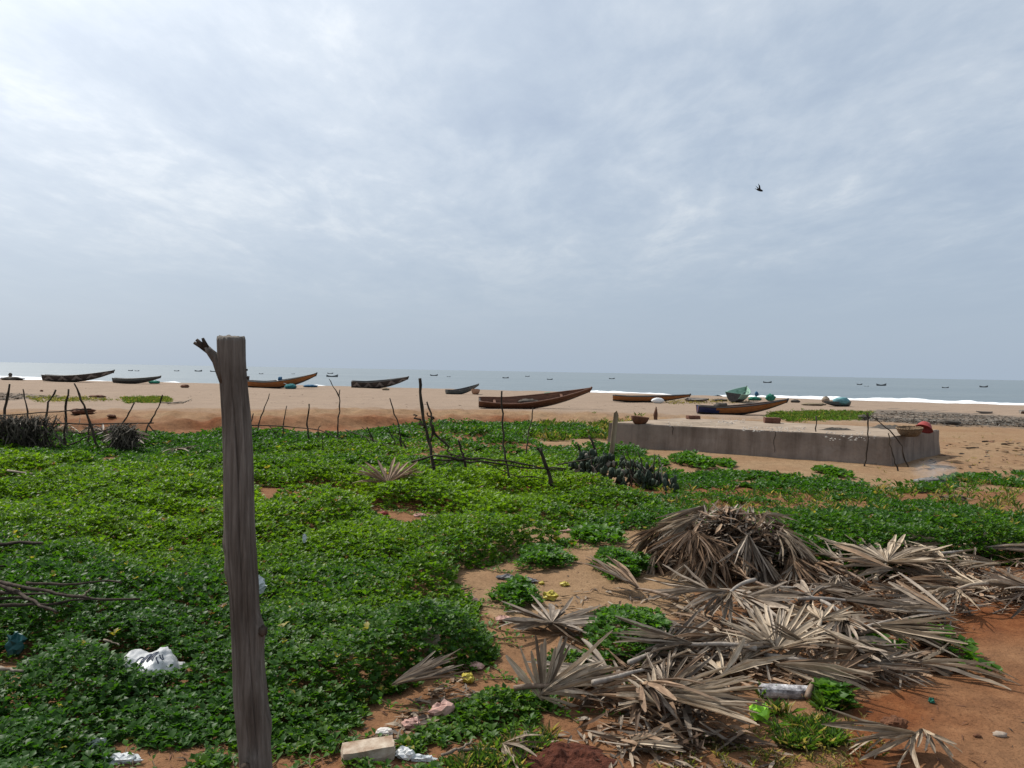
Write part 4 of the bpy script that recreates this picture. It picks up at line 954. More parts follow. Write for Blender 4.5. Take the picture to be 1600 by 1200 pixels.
heap('net_heap', 857, 618, 17, 5, M_GRN, 'green net behind the big brown boat', 'net heap', 7)
q = ground(1027, 630); s = q.y / FPX; tag(obj('sack', lump((20 * s, 9 * s, 9 * s), 12, .14, 1.5, 20, 12).mesh('sack', M_WHITE, True), None, q + Vector((0, -.2, -.02))), 'white rounded sack against the orange boat', 'sack')
heap('net_heap', 1126, 627, 22, 4, M_NET, 'flat dark heap left of the green boat', 'net heap', 8)
heap('net_heap', 1179, 626, 19, 6, M_GRN, 'green net heap right of the pale green boat', 'net heap', 9)
q = ground(1182, 622); s = q.y / FPX; tag(obj('sack', lump((6 * s, 5 * s, 8 * s), 13, .2, 1.5).mesh('sack', M_BLUEN, True), None, q + Vector((0, 0, .14))), 'dark upright sack behind the green net heap', 'sack')
heap('net_heap', 1204, 630, 15, 10, M_GRN, 'green net bundle behind the navy-sterned boat bow', 'net heap', 10, lift=.2)
heap('net_heap', 1243, 629, 14, 5, M_NET, 'grey net heap right of the green net bundle', 'net heap', 11)
heap('debris_heap', 1272, 634, 34, 5, M_STRAW, 'flat straw-coloured heap left of the tarpaulin boat', 'debris', 14)
q = ground(1312, 635); s = q.y / FPX; tg = lump((27 * s, 15 * s, 12 * s), 15, .22, 1.6, 24, 14); tag(obj('tarpaulin', tg.mesh('tarpaulin', M_TARP, True), None, q + Vector((.05, -.05, .10))), 'teal tarpaulin draped over the boat near the surf', 'tarpaulin')
heap('sack', 1290, 629, 12, 9, M_DUST, 'brown sack at the left end of the tarpaulin boat', 'sack', 16)
heap('debris_heap', 152, 621, 26, 4, M_RUST, 'low brown mound on the sand behind the left fence', 'debris', 17)
heap('debris_heap', 129, 648, 34, 9, M_RUST, 'dark rubbish heap behind the left fence rails', 'debris', 18, .5)
heap('debris_heap', 174, 652, 14, 4, M_RUST, 'small brown clod heap behind the left fence', 'debris', 19)
heap('debris_heap', 65, 612, 5, 3, M_RUST, 'tiny dark clod on the open sand at far left', 'clod', 20)
heap('debris_heap', 1485, 662, 34, 6, M_NET, 'dark hump in the grey debris strip at right', 'debris', 22)
heap('debris_heap', 1349, 656, 20, 8, M_NET, 'dark bush-like heap at the left end of the debris strip', 'debris', 23)
# load in boats
def load(b, t, size, m, name, lab, cat, seed, z=.09):
    L = b['_L']; wm = Matrix.LocRotScale(b.location, b.rotation_euler, None); p = wm @ Vector(((t - .5) * L, 0, z * L))
    return tag(obj(name, lump(size, seed, .4, 2.2, 18, 10).mesh(name, m, True), None, p), lab, cat)
load(B3, .47, (.42, .45, .5), M_BLUEN, 'drum', 'dark blue drum-like bundle standing in the orange boat', 'bundle', 31, .10)
load(B6, .45, (1.1, .7, .3), M_NET, 'net_heap', 'dark net heap inside the big brown boat', 'net heap', 32, .045)
load(B10, .26, (.75, .45, .3), M_NET, 'net_heap', 'dark net heap in the stern of the navy-sterned boat', 'net heap', 33, .07)
L3 = B3['_L']; wm = Matrix.LocRotScale(B3.location, B3.rotation_euler, None)
g = G().tube([wm @ Vector((-.08 * L3, -.02, .125 * L3)), wm @ Vector((.22 * L3, -.17 * L3, .035 * L3))], [.035, .03], 6)
tag(obj('oar', g.mesh('oar', M_WHITE, True)), 'white pole sticking out over the orange boat side', 'pole')
for b_ in (B1, B2, B3, B4, B5, B6, B7, B8, B9, B10, B11, B12, B13): del b_['_L']
# boats out on the water: a few pixels each
def sea_boat_mesh():
    g = G(); vv = []
    for t in np.linspace(0, 1, 9):
        b = .5 * (1 - abs(2 * t - .9) ** 2.5) * .16 + .008; k_ = .05 * (2 * t - 1) ** 2; r_ = .10 + .10 * (2 * t - 1) ** 2 + .05 * t ** 3
        vv += [(t - .5, -b, r_), (t - .5, 0, k_ - .03), (t - .5, b, r_), (t - .5, 0, r_ - .035)]
    ff = [(4 * j + q, 4 * j + (q + 1) % 4, 4 * j + 4 + (q + 1) % 4, 4 * j + 4 + q) for j in range(8) for q in range(4)]
    return mesh('sea_boat', vv, ff + [(0, 1, 2, 3), (35, 34, 33, 32)], (mat('haze_grey_hull', (.11, .115, .12), .7),), False)  # hull greyed so distance haze is painted into its colour
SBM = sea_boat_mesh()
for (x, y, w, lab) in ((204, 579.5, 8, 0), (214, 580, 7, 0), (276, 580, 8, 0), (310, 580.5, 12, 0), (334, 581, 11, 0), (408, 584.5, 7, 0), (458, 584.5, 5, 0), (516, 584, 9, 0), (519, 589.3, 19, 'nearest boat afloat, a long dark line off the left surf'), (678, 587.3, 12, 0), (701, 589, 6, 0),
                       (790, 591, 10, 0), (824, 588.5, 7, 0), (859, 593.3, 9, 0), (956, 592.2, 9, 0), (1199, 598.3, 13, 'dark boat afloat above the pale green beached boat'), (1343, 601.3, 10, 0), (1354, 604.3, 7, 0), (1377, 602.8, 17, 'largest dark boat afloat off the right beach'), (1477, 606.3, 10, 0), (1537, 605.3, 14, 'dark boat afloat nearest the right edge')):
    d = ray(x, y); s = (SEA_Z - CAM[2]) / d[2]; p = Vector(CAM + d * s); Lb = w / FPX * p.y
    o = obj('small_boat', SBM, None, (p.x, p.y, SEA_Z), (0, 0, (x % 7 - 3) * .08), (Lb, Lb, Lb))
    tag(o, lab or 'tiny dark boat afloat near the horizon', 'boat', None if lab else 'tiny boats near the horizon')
# ================================================================ dry fan-palm fronds
def frond_build(c1, c2, c3):
    def b(nt, p):
        oi = nd(nt, 'ShaderNodeObjectInfo'); g = noise_node(nt, 26, 6, .6, 'Object', (.12, 1.6, 1)); n = noise_node(nt, 5, 4, .6)
        c = ramp(nt, g, [(.28, c1), (.52, c2), (.74, c3)])
        c = mixc(nt, .6, c, ramp(nt, n, [(.30, (.50, .45, .42)), (.52, (1, 1, 1)), (.8, (1.12, 1.1, 1.05))]), 'MULTIPLY')
        r = ramp(nt, oi.outputs['Random'], [(.0, (.34, .29, .25)), (.25, (.72, .67, .61)), (.6, (1.16, 1.11, 1.04)), (1.0, (1.60, 1.55, 1.45))])
        c = mixc(nt, 1.0, c, r, 'MULTIPLY'); nt.links.new(c, p.inputs['Base Color']); bump(nt, p, g, .5, .004)
        tr = nd(nt, 'ShaderNodeBsdfTranslucent'); nt.links.new(c, tr.inputs[0]); ms = nd(nt, 'ShaderNodeMixShader'); ms.inputs[0].default_value = .14
        nt.links.new(p.outputs[0], ms.inputs[1]); nt.links.new(tr.outputs[0], ms.inputs[2]); nt.links.new(ms.outputs[0], nt.nodes['Material Output'].inputs[0])
    return b
M_FR = [mat('dry_frond_tan', (.4, .33, .25), .62, .3, frond_build((.185, .145, .105), (.325, .268, .205), (.45, .385, .31))),
        mat('dry_frond_grey', (.35, .32, .28), .6, .3, frond_build((.125, .100, .080), (.245, .205, .168), (.40, .35, .295))),
        mat('dry_frond_brown', (.2, .14, .1), .68, .25, frond_build((.10, .062, .040), (.20, .135, .090), (.32, .235, .165)))]
M_PET = [mat('petiole_tan', (.36, .28, .2), .6, .3, wood_build((.24, .18, .12), (.37, .29, .205), (.47, .39, .29), 20)), mat('petiole_grey', (.3, .26, .22), .6, .3, wood_build((.17, .14, .115), (.30, .26, .22), (.42, .38, .33), 20)), mat('petiole_brown', (.2, .12, .08), .6, .3, wood_build((.10, .062, .04), (.19, .13, .088), (.29, .21, .145), 20))]
def leaflet_mesh(seed, m):
    rg = random.Random(seed); g = G()
    S = [0, .2, .42, .6, .78, .92, 1.0]; W = [.006, .022, .036, .038, .033, .023, .010]
    dr = rg.choice((.02, .05, .08)) if seed % 100 < 5 else rg.choice((.08, .12, .18, .26, .36)); side = rg.uniform(-.06, .06); curl = rg.choice((0, 0, .10, -.08)); tw = rg.uniform(-.8, .8) * (.25 if seed % 100 < 5 else 1); fold = rg.uniform(.5, 1.3)
    for s, w in zip(S, W):
        z = .06 * s - dr * s * s + curl * max(0, s - .6) * 2; y = side * s * s; a = tw * max(0, s - .3); w = w * rg.uniform(.9, 1.1)
        up = w * fold * (1 - .5 * s)
        for q, h in ((-w, up), (0, 0), (w, up)):
            g.v.append((s * (1 - dr * .25), y + q * math.cos(a) - h * math.sin(a), z + h * math.cos(a) + q * math.sin(a)))
    for i in range(len(S) - 1):
        for k in (0, 1): g.f.append((i * 3 + k, (i + 1) * 3 + k, (i + 1) * 3 + k + 1, i * 3 + k + 1))
    return g.mesh('leaflet', m)
LFM = [[leaflet_mesh(100 * c + s, M_FR[c]) for s in range(14)] for c in range(3)]
def petiole_mesh(L, seed, m):
    rg = random.Random(seed); bz = rg.uniform(-.05, .10)
    n = 10; P, rr = [], []
    for i in range(n):
        t = i / (n - 1); P.append((.05 - (L + .05) * t, .05 * math.sin(t * 2 + seed) * t, bz * math.sin(t * 2.2) * .5 - .02 * t)); rr.append((.008 + .008 * t) * rg.uniform(.93, 1.07))
    return G().tube(P, rr, 7, .06, rg).mesh('petiole', m, True)
PETS = [[petiole_mesh(L, 10 * c + i, M_PET[c]) for i, L in enumerate((.35, .5, .7, .9))] for c in range(3)]
nleaf = 0
def frond(loc, yaw, R_, label, spread=200, n=26, cone=8, tilt=0.0, roll=0.0, tone=0, pet=2, group=None, short=0.0, seed=0, name='palm_frond', messy=.10):
    """a fan of separate leaflets round the end of a stalk; yaw is where the fan points, tilt lifts its front"""
    global nleaf
    rg = random.Random(seed * 31 + int(loc[0] * 100) + int(loc[1] * 37))
    n = int(n * 1.45); root = empty(name, loc, (roll, -tilt, yaw)); tag(root, label, 'palm frond', group)
    if pet is not None: obj('petiole', PETS[tone][pet], root, None, None, (1, 1, 1))
    for i in range(n):
        f = (i + .5) / n - .5; a = R(spread) * f + rg.gauss(0, .012 + messy * .35)
        if rg.random() < .05: continue
        L = R_ * (1 - short * abs(2 * f) ** 1.5) * rg.uniform(.78, 1.08)
        if rg.random() < .14: L *= rg.uniform(.35, .7)
        el = R(cone) + rg.gauss(0, messy * .65) - (rg.uniform(.25, .7) if messy > .08 and rg.random() < .12 else 0) + (.04 if i % 2 else -.01)
        wd = R_ * rg.uniform(.8, 1.2) * max(.6, min(1.25, R(spread) / n / .085))
        obj('leaflet', LFM[tone if rg.random() > .12 else rg.randrange(3)][rg.randrange(5) if messy < .08 else rg.randrange(14)], root, (0, 0, .004 * (i % 3)), (rg.gauss(0, .22 if messy < .08 else .5), -el, a), (L, wd * rg.uniform(.7, 1.1), R_)); nleaf += 1
    return root
def fr(px, py, toward, R_px, label, lift=.05, **kw):
    """frond hinge sighted on the ground at px, py; toward = pixel the fan points at"""
    p = ground(px, py); q = ground(*toward); yaw = math.atan2(q.y - p.y, q.x - p.x)
    return frond(p + Vector((0, 0, lift)), yaw, R_px / FPX * p.y, label, **kw)
# the ones that can be told apart
fr(1030, 1140, (1200, 1136), 165, 'large fan frond lying open to the right at the bottom of the bed', .15, spread=95, n=30, cone=1, tone=0, pet=None, seed=1, messy=.03)
fr(1026, 1142, (960, 1090), 80, 'torn short fan over the hinge of the large bottom frond', .11, spread=210, n=16, cone=20, tone=0, pet=None, seed=2)
frond(ground(848, 1106) + Vector((0, 0, .03)), R(95), .30, 'pale frond standing its broad leaflets upright beside the green strip', spread=85, n=9, cone=10, tilt=R(58), tone=0, pet=None, seed=3, messy=.06)
fr(842, 1112, (1020, 1062), 185, 'long half-folded brown frond sweeping right behind the upright one', .07, spread=42, n=18, cone=10, tone=0, pet=None, seed=4)
fr(1212, 1045, (1220, 985), 90, 'neat tan fan frond in the middle of the bed with its stalk to the left', .10, spread=200, n=26, cone=18, tilt=R(14), tone=0, pet=None, seed=5, messy=.05)
fr(1282, 1002, (1270, 960), 80, 'tan star frond behind the neat fan, stalk towards the viewer', .12, spread=210, n=26, cone=10, tone=0, pet=0, seed=6)
fr(1385, 905, (1410, 870), 105, 'big pale star frond with a thick stalk in the upper bed', .13, spread=270, n=34, cone=9, tone=0, pet=1, seed=7, messy=.07)
fr(862, 990, (868, 960), 92, 'grey star-shaped frond lying on the bare sand', .06, spread=310, n=34, cone=8, tone=1, pet=None, seed=8)
fr(1000, 938, (900, 905), 118, 'brown pleated frond folded like a fan on the sand', .07, spread=48, n=15, cone=13, tone=2, pet=0, seed=9, messy=.03)
fr(612, 1098, (725, 1078), 115, 'grey half-closed frond at the edge of the green', .08, spread=52, n=18, cone=9, tone=1, pet=None, seed=10, messy=.04)
fr(1140, 965, (1080, 1010), 120, 'dark grey frond fanned towards the leafy clump', .16, spread=100, n=24, cone=2, tone=1, pet=1, seed=11)
fr(1436, 1172, (1300, 1196), 140, 'loose tan frond alone on the dirt at the bottom right', .06, spread=60, n=12, cone=5, tone=0, pet=None, seed=12)
fr(1440, 1168, (1462, 1210), 75, 'curled end of the loose frond at the bottom right', .07, spread=80, n=9, cone=6, tone=0, pet=None, seed=13)
fr(605, 782, (600, 745), 62, 'dry brown frond sunk in the green, left of the forked fence', .20, spread=220, n=22, cone=24, tilt=R(14), tone=2, pet=0, seed=14)
fr(640, 788, (700, 786), 50, 'pale frond scrap in the green beside the brown one', .12, spread=80, n=10, cone=8, tone=1, pet=None, seed=15)
fr(1560, 935, (1610, 945), 130, 'pale frond with broad leaflets at the right edge of the bed', .10, spread=80, n=20, cone=4, tone=0, pet=3, seed=16)
fr(1530, 880, (1600, 868), 110, 'frond spread towards the right edge behind the bed', .12, spread=120, n=22, cone=6, tone=1, pet=2, seed=17)
fr(1350, 1062, (1440, 1075), 100, 'grey frond trailing onto the red dirt', .07, spread=70, n=18, cone=3, tone=1, pet=1, seed=18)
fr(275, 712, (310, 722), 34, 'small pale heap of frond scraps on the green near the left fence', .11, spread=150, n=12, cone=8, tone=1, pet=None, seed=19)
fr(785, 1180, (840, 1196), 80, 'frond scrap among the sticks at the bottom edge', .04, spread=120, n=10, cone=4, tone=0, pet=None, seed=20)
fr(980, 1178, (1080, 1176), 100, 'flat torn frond below the large bottom one', .04, spread=70, n=10, cone=3, tone=0, pet=None, seed=21)
fr(1165, 925, (1120, 890), 95, 'stalk end frond leaning on the foot of the heap', .10, spread=60, n=12, cone=10, tone=2, pet=3, seed=22)
# the bed: fronds that nothing tells apart
rg = random.Random(77)
def scatter(poly, cnt, label, group, lift, R0, R1, mind=42):
    pts = []; xs_ = [p[0] for p in poly]; ys_ = [p[1] for p in poly]; tries = 0
    while len(pts) < cnt and tries < 6000:
        tries += 1; x, y = rg.uniform(min(xs_), max(xs_)), rg.uniform(min(ys_), max(ys_))
        if not inpoly(np.array([x]), np.array([y]), poly)[0]: continue
        if any((x - a) ** 2 + ((y - b) * 1.6) ** 2 < mind ** 2 for a, b in pts): continue
        pts.append((x, y))
    for i, (x, y) in enumerate(pts):
        p = ground(x, y); t = rg.choice((0, 0, 1, 1, 2))
        frond(p + Vector((0, 0, rg.uniform(*lift))), rg.uniform(0, 6.28), rg.uniform(R0, R1), label, spread=rg.choice((30, 45, 60, 80, 110)), n=rg.randint(13, 19), cone=rg.uniform(-3, 6), tilt=rg.uniform(-.10, .06), roll=rg.uniform(-.25, .25), tone=t, pet=rg.choice((None, None, None, 0)), group=group, seed=i + 50, messy=.13)
scatter([(1010, 1035), (1075, 965), (1130, 935), (1260, 925), (1330, 900), (1480, 965), (1490, 1010), (1440, 1055), (1330, 1070), (1180, 1080), (1080, 1110), (900, 1120), (930, 1070)], 46,
        'weathered frond tangled in the frond bed below the heap', 'fronds of the lower bed', (.04, .14), .34, .50)
scatter([(1270, 900), (1330, 878), (1450, 870), (1620, 875), (1720, 900), (1720, 950), (1500, 962), (1380, 935), (1290, 925)], 24,
        'weathered frond tangled in the strip of fronds running to the right edge', 'fronds of the strip at the right', (.05, .16), .34, .50)
# the heap: fronds draped over one another on a mound
hc = ground(1135, 893); HX, HY, HZ = .64, .42, .53
for i in range(46):
    t = rg.uniform(0, 6.283); u = rg.uniform(.0, 1) ** .6; e_ = R(88) * (1 - u * .92)
    d = Vector((math.cos(t) * math.cos(e_), math.sin(t) * math.cos(e_), math.sin(e_)))
    p = Vector((hc.x + d.x * HX, hc.y + d.y * HY, hc.z + .03 + d.z * HZ * rg.uniform(.85, 1.03)))
    nrm = Vector((d.x / HX, d.y / HY, d.z / HZ)).normalized(); yaw = math.atan2(d.y, d.x) + rg.gauss(0, .7); slope = math.acos(max(-1, min(1, nrm.z)))
    frond(p, yaw, rg.uniform(.34, .48), 'withered frond drooping over the rounded heap of palm fronds', spread=rg.choice((50, 80, 110)), n=rg.randint(20, 26), cone=-4, tilt=-slope * .8 + rg.gauss(0, .16), roll=rg.gauss(0, .3), tone=rg.choice((1, 0, 2, 2, 0)), pet=None, group='fronds of the rounded heap', seed=i + 200, messy=.12)
# loose pieces of frond under and between them: nobody could count these
def litter(polys, cnt, L0, L1, w, zl, mats_, name, label, dome=None, flat=.25):
    gs = [G() for _ in mats_]; rg = random.Random(len(label) + cnt)
    nr_ = np.random.default_rng(cnt + len(label))
    for poly in polys:
        q = sample_poly(poly, cnt // len(polys), nr_)
        for P in ground_pts(q[:, 0], q[:, 1]):
            p = Vector(P); p.z += rg.uniform(*zl); piece(gs[rg.randrange(len(gs))], p, rg, L0, L1, w, flat)
    if dome:
        for k in range(dome[0]):
            t = rg.uniform(0, 6.28); e_ = R(90) * rg.random(); s = rg.uniform(.35, .93)
            d = Vector((math.cos(t) * math.cos(e_) * HX, math.sin(t) * math.cos(e_) * HY, math.sin(e_) * HZ)) * s
            piece(gs[rg.randrange(len(gs))], hc + d + Vector((0, 0, .02)), rg, L0, L1, w, .5)
    for i, (g, m_) in enumerate(zip(gs, mats_)): kind(obj(name, g.mesh(name, m_)), 'stuff', label)
def piece(g, p, rg, L0, L1, w, flat):
    a = rg.uniform(0, 6.28); d = Vector((math.cos(a), math.sin(a), rg.gauss(0, flat))).normalized(); s = Vector((-d.y, d.x, rg.gauss(0, .4))).normalized(); L = rg.uniform(L0, L1); w_ = w * rg.uniform(.5, 1.4); up = Vector((0, 0, 1))
    c = up * rg.uniform(-.05, .10) * L
    g.add([p - d * L / 2, p - s * w_ + c, p + s * w_ + c, p + c * 1.3 - up * w_ * .4, p + d * L / 2 + s * w_ * .4, p + d * L / 2 - s * w_ * .4], [(0, 3, 1), (0, 2, 3), (1, 3, 4 + 1), (3, 2, 4), (3, 4, 5)])
BED = [(900, 1130), (930, 1060), (1010, 1030), (1075, 960), (1150, 925), (1330, 890), (1480, 955), (1500, 1010), (1440, 1065), (1330, 1078), (1180, 1090), (1090, 1130), (1180, 1165), (1000, 1190)]
BED2 = [(1270, 905), (1330, 870), (1450, 860), (1620, 865), (1760, 890), (1760, 955), (1500, 965), (1380, 935)]
litter([BED, BED2], 2200, .06, .28, .012, (.0, .07), [M_FR[1], M_FR[2], M_FR[2]], 'frond_litter', 'broken leaflets strewn through the frond beds', (2200,))
litter([[(780, 960), (930, 920), (1060, 930), (1120, 930), (1040, 960), (900, 1010)], [(640, 1100), (730, 1050), (760, 1080), (640, 1160), (560, 1180)], [(860, 1150), (1230, 1150), (1230, 1210), (860, 1210)]], 420, .03, .14, .009, (.003, .02), M_FR, 'leaf_litter', 'scraps of dry leaf on the bare soil', None, .08)
litter([[(690, 830), (1050, 830), (1000, 960), (760, 960)], [(1340, 1000), (1600, 950), (1700, 1300), (1250, 1300)], [(1000, 700), (1590, 690), (1590, 745), (1050, 745)], [(140, 1160), (380, 1140), (380, 1220), (150, 1220)], [(560, 1120), (720, 1100), (700, 1200), (480, 1200)]], 420, .015, .07, .004, (.002, .008), [M_STICK, M_RUST], 'twig_litter', 'tiny twigs and crumbs scattered on the soil', None, .05)
litter([[(1335, 648), (1400, 643), (1600, 653), (1720, 660), (1720, 676), (1600, 668), (1440, 663), (1340, 657)]], 5200, .08, .32, .022, (.0, .07), [M_NET, mixed('grey_straw', (.13, .115, .095), (.24, .22, .19), 12)], 'seaweed_litter', 'grey-brown drift of dried weed and straw on the beach', None, .15)
litter([[(-60, 614), (0, 614), (110, 621), (0, 626), (-60, 628)]], 500, .15, .5, .03, (0, .05), [M_NET], 'seaweed_litter', 'dark drift of dried weed at the far left', None, .12)
litter([[(0, 602), (700, 618), (1000, 624), (1500, 640), (1500, 652), (1000, 640), (700, 640), (0, 616)], [(1480, 690), (1700, 685), (1700, 735), (1440, 735)]], 420, .06, .28, .02, (.0, .02), [M_STICK, M_RUST, M_STRAW], 'beach_litter', 'dark scraps and driftwood bits scattered over the beach', None, .06)
print('leaflets', nleaf)

# ================================================================ palm thatch on the left fence
def thatch(x0, x1, y0, y1, Y, label, m, cnt, seed):
    cnt = int(cnt * 2.2); rg = random.Random(seed); p0 = at((x0 + x1) / 2, y1, Y); p0.z = hz1(p0.x, p0.y); root = empty('palm_thatch', p0); tag(root, label, 'thatch'); nb = 7
    for b_ in range(nb):                       # each hanging bundle its own part
        g = G(); xc = x0 + (x1 - x0) * (b_ + .5) / nb; yt = y0 + rg.uniform(-2, 10)
        for k in range(cnt // nb):
            hx, hy = xc + rg.gauss(0, (x1 - x0) / nb * .8), y0 + (y1 - y0) * rg.uniform(.05, .95); an = rg.gauss(0, .8); ll = rg.uniform(10, 26)
            a = at(hx - math.sin(an) * ll, max(hy - math.cos(an) * ll, y0 - 4), Y + rg.gauss(0, .10)) - p0
            b = at(hx + math.sin(an) * ll, min(hy + math.cos(an) * ll, y1), Y - .05 - abs(rg.gauss(0, .14))) - p0; b.z = max(b.z, -.01)
            s = Vector((rg.uniform(-1, 1), rg.uniform(-1, 1), .1)).normalized() * rg.uniform(.008, .02); mdl = (a + b) / 2 + Vector((rg.gauss(0, .03), -abs(rg.gauss(0, .05)), 0))
            g.add([a, mdl + s, mdl - s, b], [(0, 2, 1), (1, 2, 3)])
        obj('thatch_bundle', g.mesh('thatch_bundle', m), root)
    return root
M_THD = mixed('dark_old_thatch', (.026, .022, .016), (.095, .080, .058), 12, .85)
thatch(-90, 76, 650, 714, D0 - .12, 'dark hanging palm thatch on the left end of the stick fence', M_THD, 900, 3)
fr(30, 690, (40, 665), 32, 'pale frond scraps showing behind the dark thatch', .30, spread=220, n=16, cone=20, tone=1, pet=None, seed=31)
fr(125, 688, (150, 680), 42, 'pile of pale frond scraps between the left fence posts', .14, spread=260, n=18, cone=10, tone=0, pet=None, seed=32)
fr(88, 690, (110, 676), 36, 'brown frond scrap right of the dark thatch', .20, spread=120, n=12, cone=14, tone=2, pet=None, seed=33)
fr(195, 700, (196, 660), 50, 'grey withered frond hung on the right end of the left fence', .34, spread=300, n=26, cone=-20, tone=1, pet=None, seed=34)
fr(160, 696, (205, 672), 52, 'grey frond slumped against the low rail of the left fence', .26, spread=110, n=16, cone=6, tone=1, pet=1, seed=35)
th2 = thatch(178, 212, 664, 704, D0 - .05, 'small dark clump of thatch under the broken fence end', M_THD, 180, 4)

# ================================================================ litter and oddments
def rock(name, px, py, w, h, m, lab, cat, seed, amp=.35, dpt=.7, yaw=0, sharp=False, lift=0.0):
    p = ground(px, py); s = p.y / FPX
    g = lump((w * s, w * s * dpt, h * s), seed, amp, 1.7, 18, 11, .1); return tag(obj(name, g.mesh(name, m, not sharp), None, p + Vector((0, 0, lift - .006)), (0, 0, yaw)), lab, cat)
M_CREAM = mixed('cream_limewashed_brick', (.22, .14, .09), (.50, .43, .34), 14, .9, .5, .006); M_STONE = mixed('pale_stone', (.50, .46, .42), (.70, .66, .62), 9, .9)
M_CLOD = mixed('red_clod', (.10, .040, .020), (.19, .085, .042), 9, .95, .9, .02)
block('cream_brick', 576, 1186, (.215, .095, .062), (R(4), R(-4), R(14)), M_CREAM, 'cream limewashed brick at the bottom edge', 'brick', 41, True)
rock('stone', 600, 1149, 26, 13, M_STONE, 'small white stone behind the cream brick', 'stone', 42, .3, .7, 0, True)
rock('stone_fragment', 672, 1030, 30, 44, M_CREAM, 'pale broken stone slab standing in the green leaves', 'stone', 43, .28, .35, 0, True, .03)
rock('stone_fragment', 654, 1026, 14, 26, M_CREAM, 'smaller pale fragment left of the broken slab', 'stone', 44, .28, .4, 0, True, .08)
rock('rock', 1398, 1140, 36, 22, M_CLOD, 'dark red clod of earth on the dirt path', 'clod', 45, .45, .8, 0, True)
rock('rock', 1562, 1150, 22, 9, mixed('grey_stone', (.24, .19, .15), (.36, .29, .23), 9), 'small grey stone half sunk in the path', 'stone', 46, .2)
rock('rock', 1527, 1152, 12, 7, M_CLOD, 'tiny earth clod beside the sunken grey stone', 'clod', 47, .4)
rock('stone', 881, 828, 12, 8, M_STONE, 'small white stone at the back of the bare sand', 'stone', 48, .3, .7, 0, True)
rock('stone', 683, 893, 12, 9, mixed('grey_glassy_stone', (.3, .32, .31), (.5, .52, .5), 9), 'small grey lump at the left edge of the sand', 'stone', 49, .2)
# whitewashed log
q = ground(1186, 1092); q2 = ground(1275, 1089); dirv = (q2 - q); L_ = dirv.length; rg = random.Random(4)
M_LOG = mixed('flaking_whitewash', (.10, .09, .095), (.62, .60, .60), 26, .9, .8, .006)
g = G().tube([(0, 0, .034), (L_ * .06, 0, .036), (L_ * .3, .004, .037), (L_ * .6, 0, .036), (L_ * .95, .003, .034), (L_, 0, .033)], [.024, .033, .035, .034, .034, .030], 14, .05, rg)
tag(obj('log', g.mesh('log', M_LOG, False), None, q, (0, 0, math.atan2(dirv.y, dirv.x))), 'short log with flaking whitewash at the edge of the frond bed', 'log')
# soil mound
q = ground(880, 1192); vv, ff = [], []; k = 46; W_, Dm, Hm = .52, .40, .062
for j in range(k + 1):
    for i in range(k + 1):
        u, v = 2 * i / k - 1, 2 * j / k - 1; r_ = math.sqrt(u * u + v * v); x, y = u * W_ / 2, v * Dm / 2
        nz = mnoise.fractal(Vector((x * 9, y * 9, 1)), .9, 2, 6); z = Hm * max(0, 1 - r_ ** 1.5) * (1 + .35 * nz) + .02 * nz * max(0, 1 - r_ * r_) + (-.03 if r_ > .97 else 0)
        vv.append((x, y, z - .010))
ff = [(j * (k + 1) + i, j * (k + 1) + i + 1, (j + 1) * (k + 1) + i + 1, (j + 1) * (k + 1) + i) for j in range(k) for i in range(k)]
tag(obj('soil_mound', mesh('soil_mound', vv, ff, (mixed('dark_red_soil', (.075, .020, .010), (.14, .042, .021), 22, .97, 1.0, .02),)), None, q), 'small mound of dark red crumbly soil at the bottom edge', 'soil mound')
# crumpled plastics and rags
def crumple(px, py, w, h, m, name, lab, cat, seed, dpt=.8, lift=0.0, amp=.55, smooth=False):
    p = ground(px, py); s = p.y / FPX
    g = lump((w * s, w * s * dpt, h * s), seed, amp, 2.1, 12, 8, .1); rq = random.Random(seed); jt = w * s * .05
    g.v = [(x + rq.uniform(-jt, jt), y + rq.uniform(-jt, jt), max(0, z + rq.uniform(-jt, jt))) for x, y, z in g.v]; return tag(obj(name, g.mesh(name, m, smooth), None, p + Vector((0, 0, lift))), lab, cat)
def sack_build(nt, p):
    tcn = nd(nt, 'ShaderNodeTexCoord'); s = nd(nt, 'ShaderNodeSeparateXYZ'); nt.links.new(tcn.outputs['Object'], s.inputs[0])
    n = noise_node(nt, 9, 6, .6); c = ramp(nt, n, [(.3, (.36, .36, .36)), (.65, (.52, .52, .51))])
    nt.links.new(c, p.inputs['Base Color']); bump(nt, p, noise_node(nt, 16, 5, .6, 'Object', (1, .5, 1)), .8, .012)
    p.inputs['Transmission Weight'].default_value = .0
M_SACK = mat('white_plastic_sack', (.7, .7, .72), .35, .45, sack_build)
q = ground(222, 1066); s = q.y / FPX; SW, SH, SD = 108 * s, 38 * s, .32; vv, ff = [], []; ku, kv_ = 40, 26
def sack_pt(u, v):
    """u along the sack, v round from the front skirt over the top to the back"""
    a = v * math.pi; x = (u - .5) * SW * (.80 + .20 * v); e_ = max(0, 1 - abs(2 * u - 1) ** 2.6) ** .6
    yy = -math.cos(a) * SD * .5 * (.55 + .45 * e_); z0 = SH * (.30 + .70 * math.sin(a) ** .6) * (.12 + .88 * e_)
    if v < .16: z0 *= .25 + .75 * v / .16
    w_ = mnoise.fractal(Vector((u * 6 + v * 2, v * 3, 3)), 1, 2, 4) * .55 - .35 * abs(mnoise.noise(Vector((u * 11 - v * 3, v * 5, 7))))
    return Vector((x + w_ * .012, yy + w_ * .02, max(z0 + w_ * .034 - .014 * math.sin(u * 13 + v * 3), .01)))
for j in range(kv_ + 1):
    for i in range(ku + 1): vv.append(sack_pt(i / ku, j / kv_))
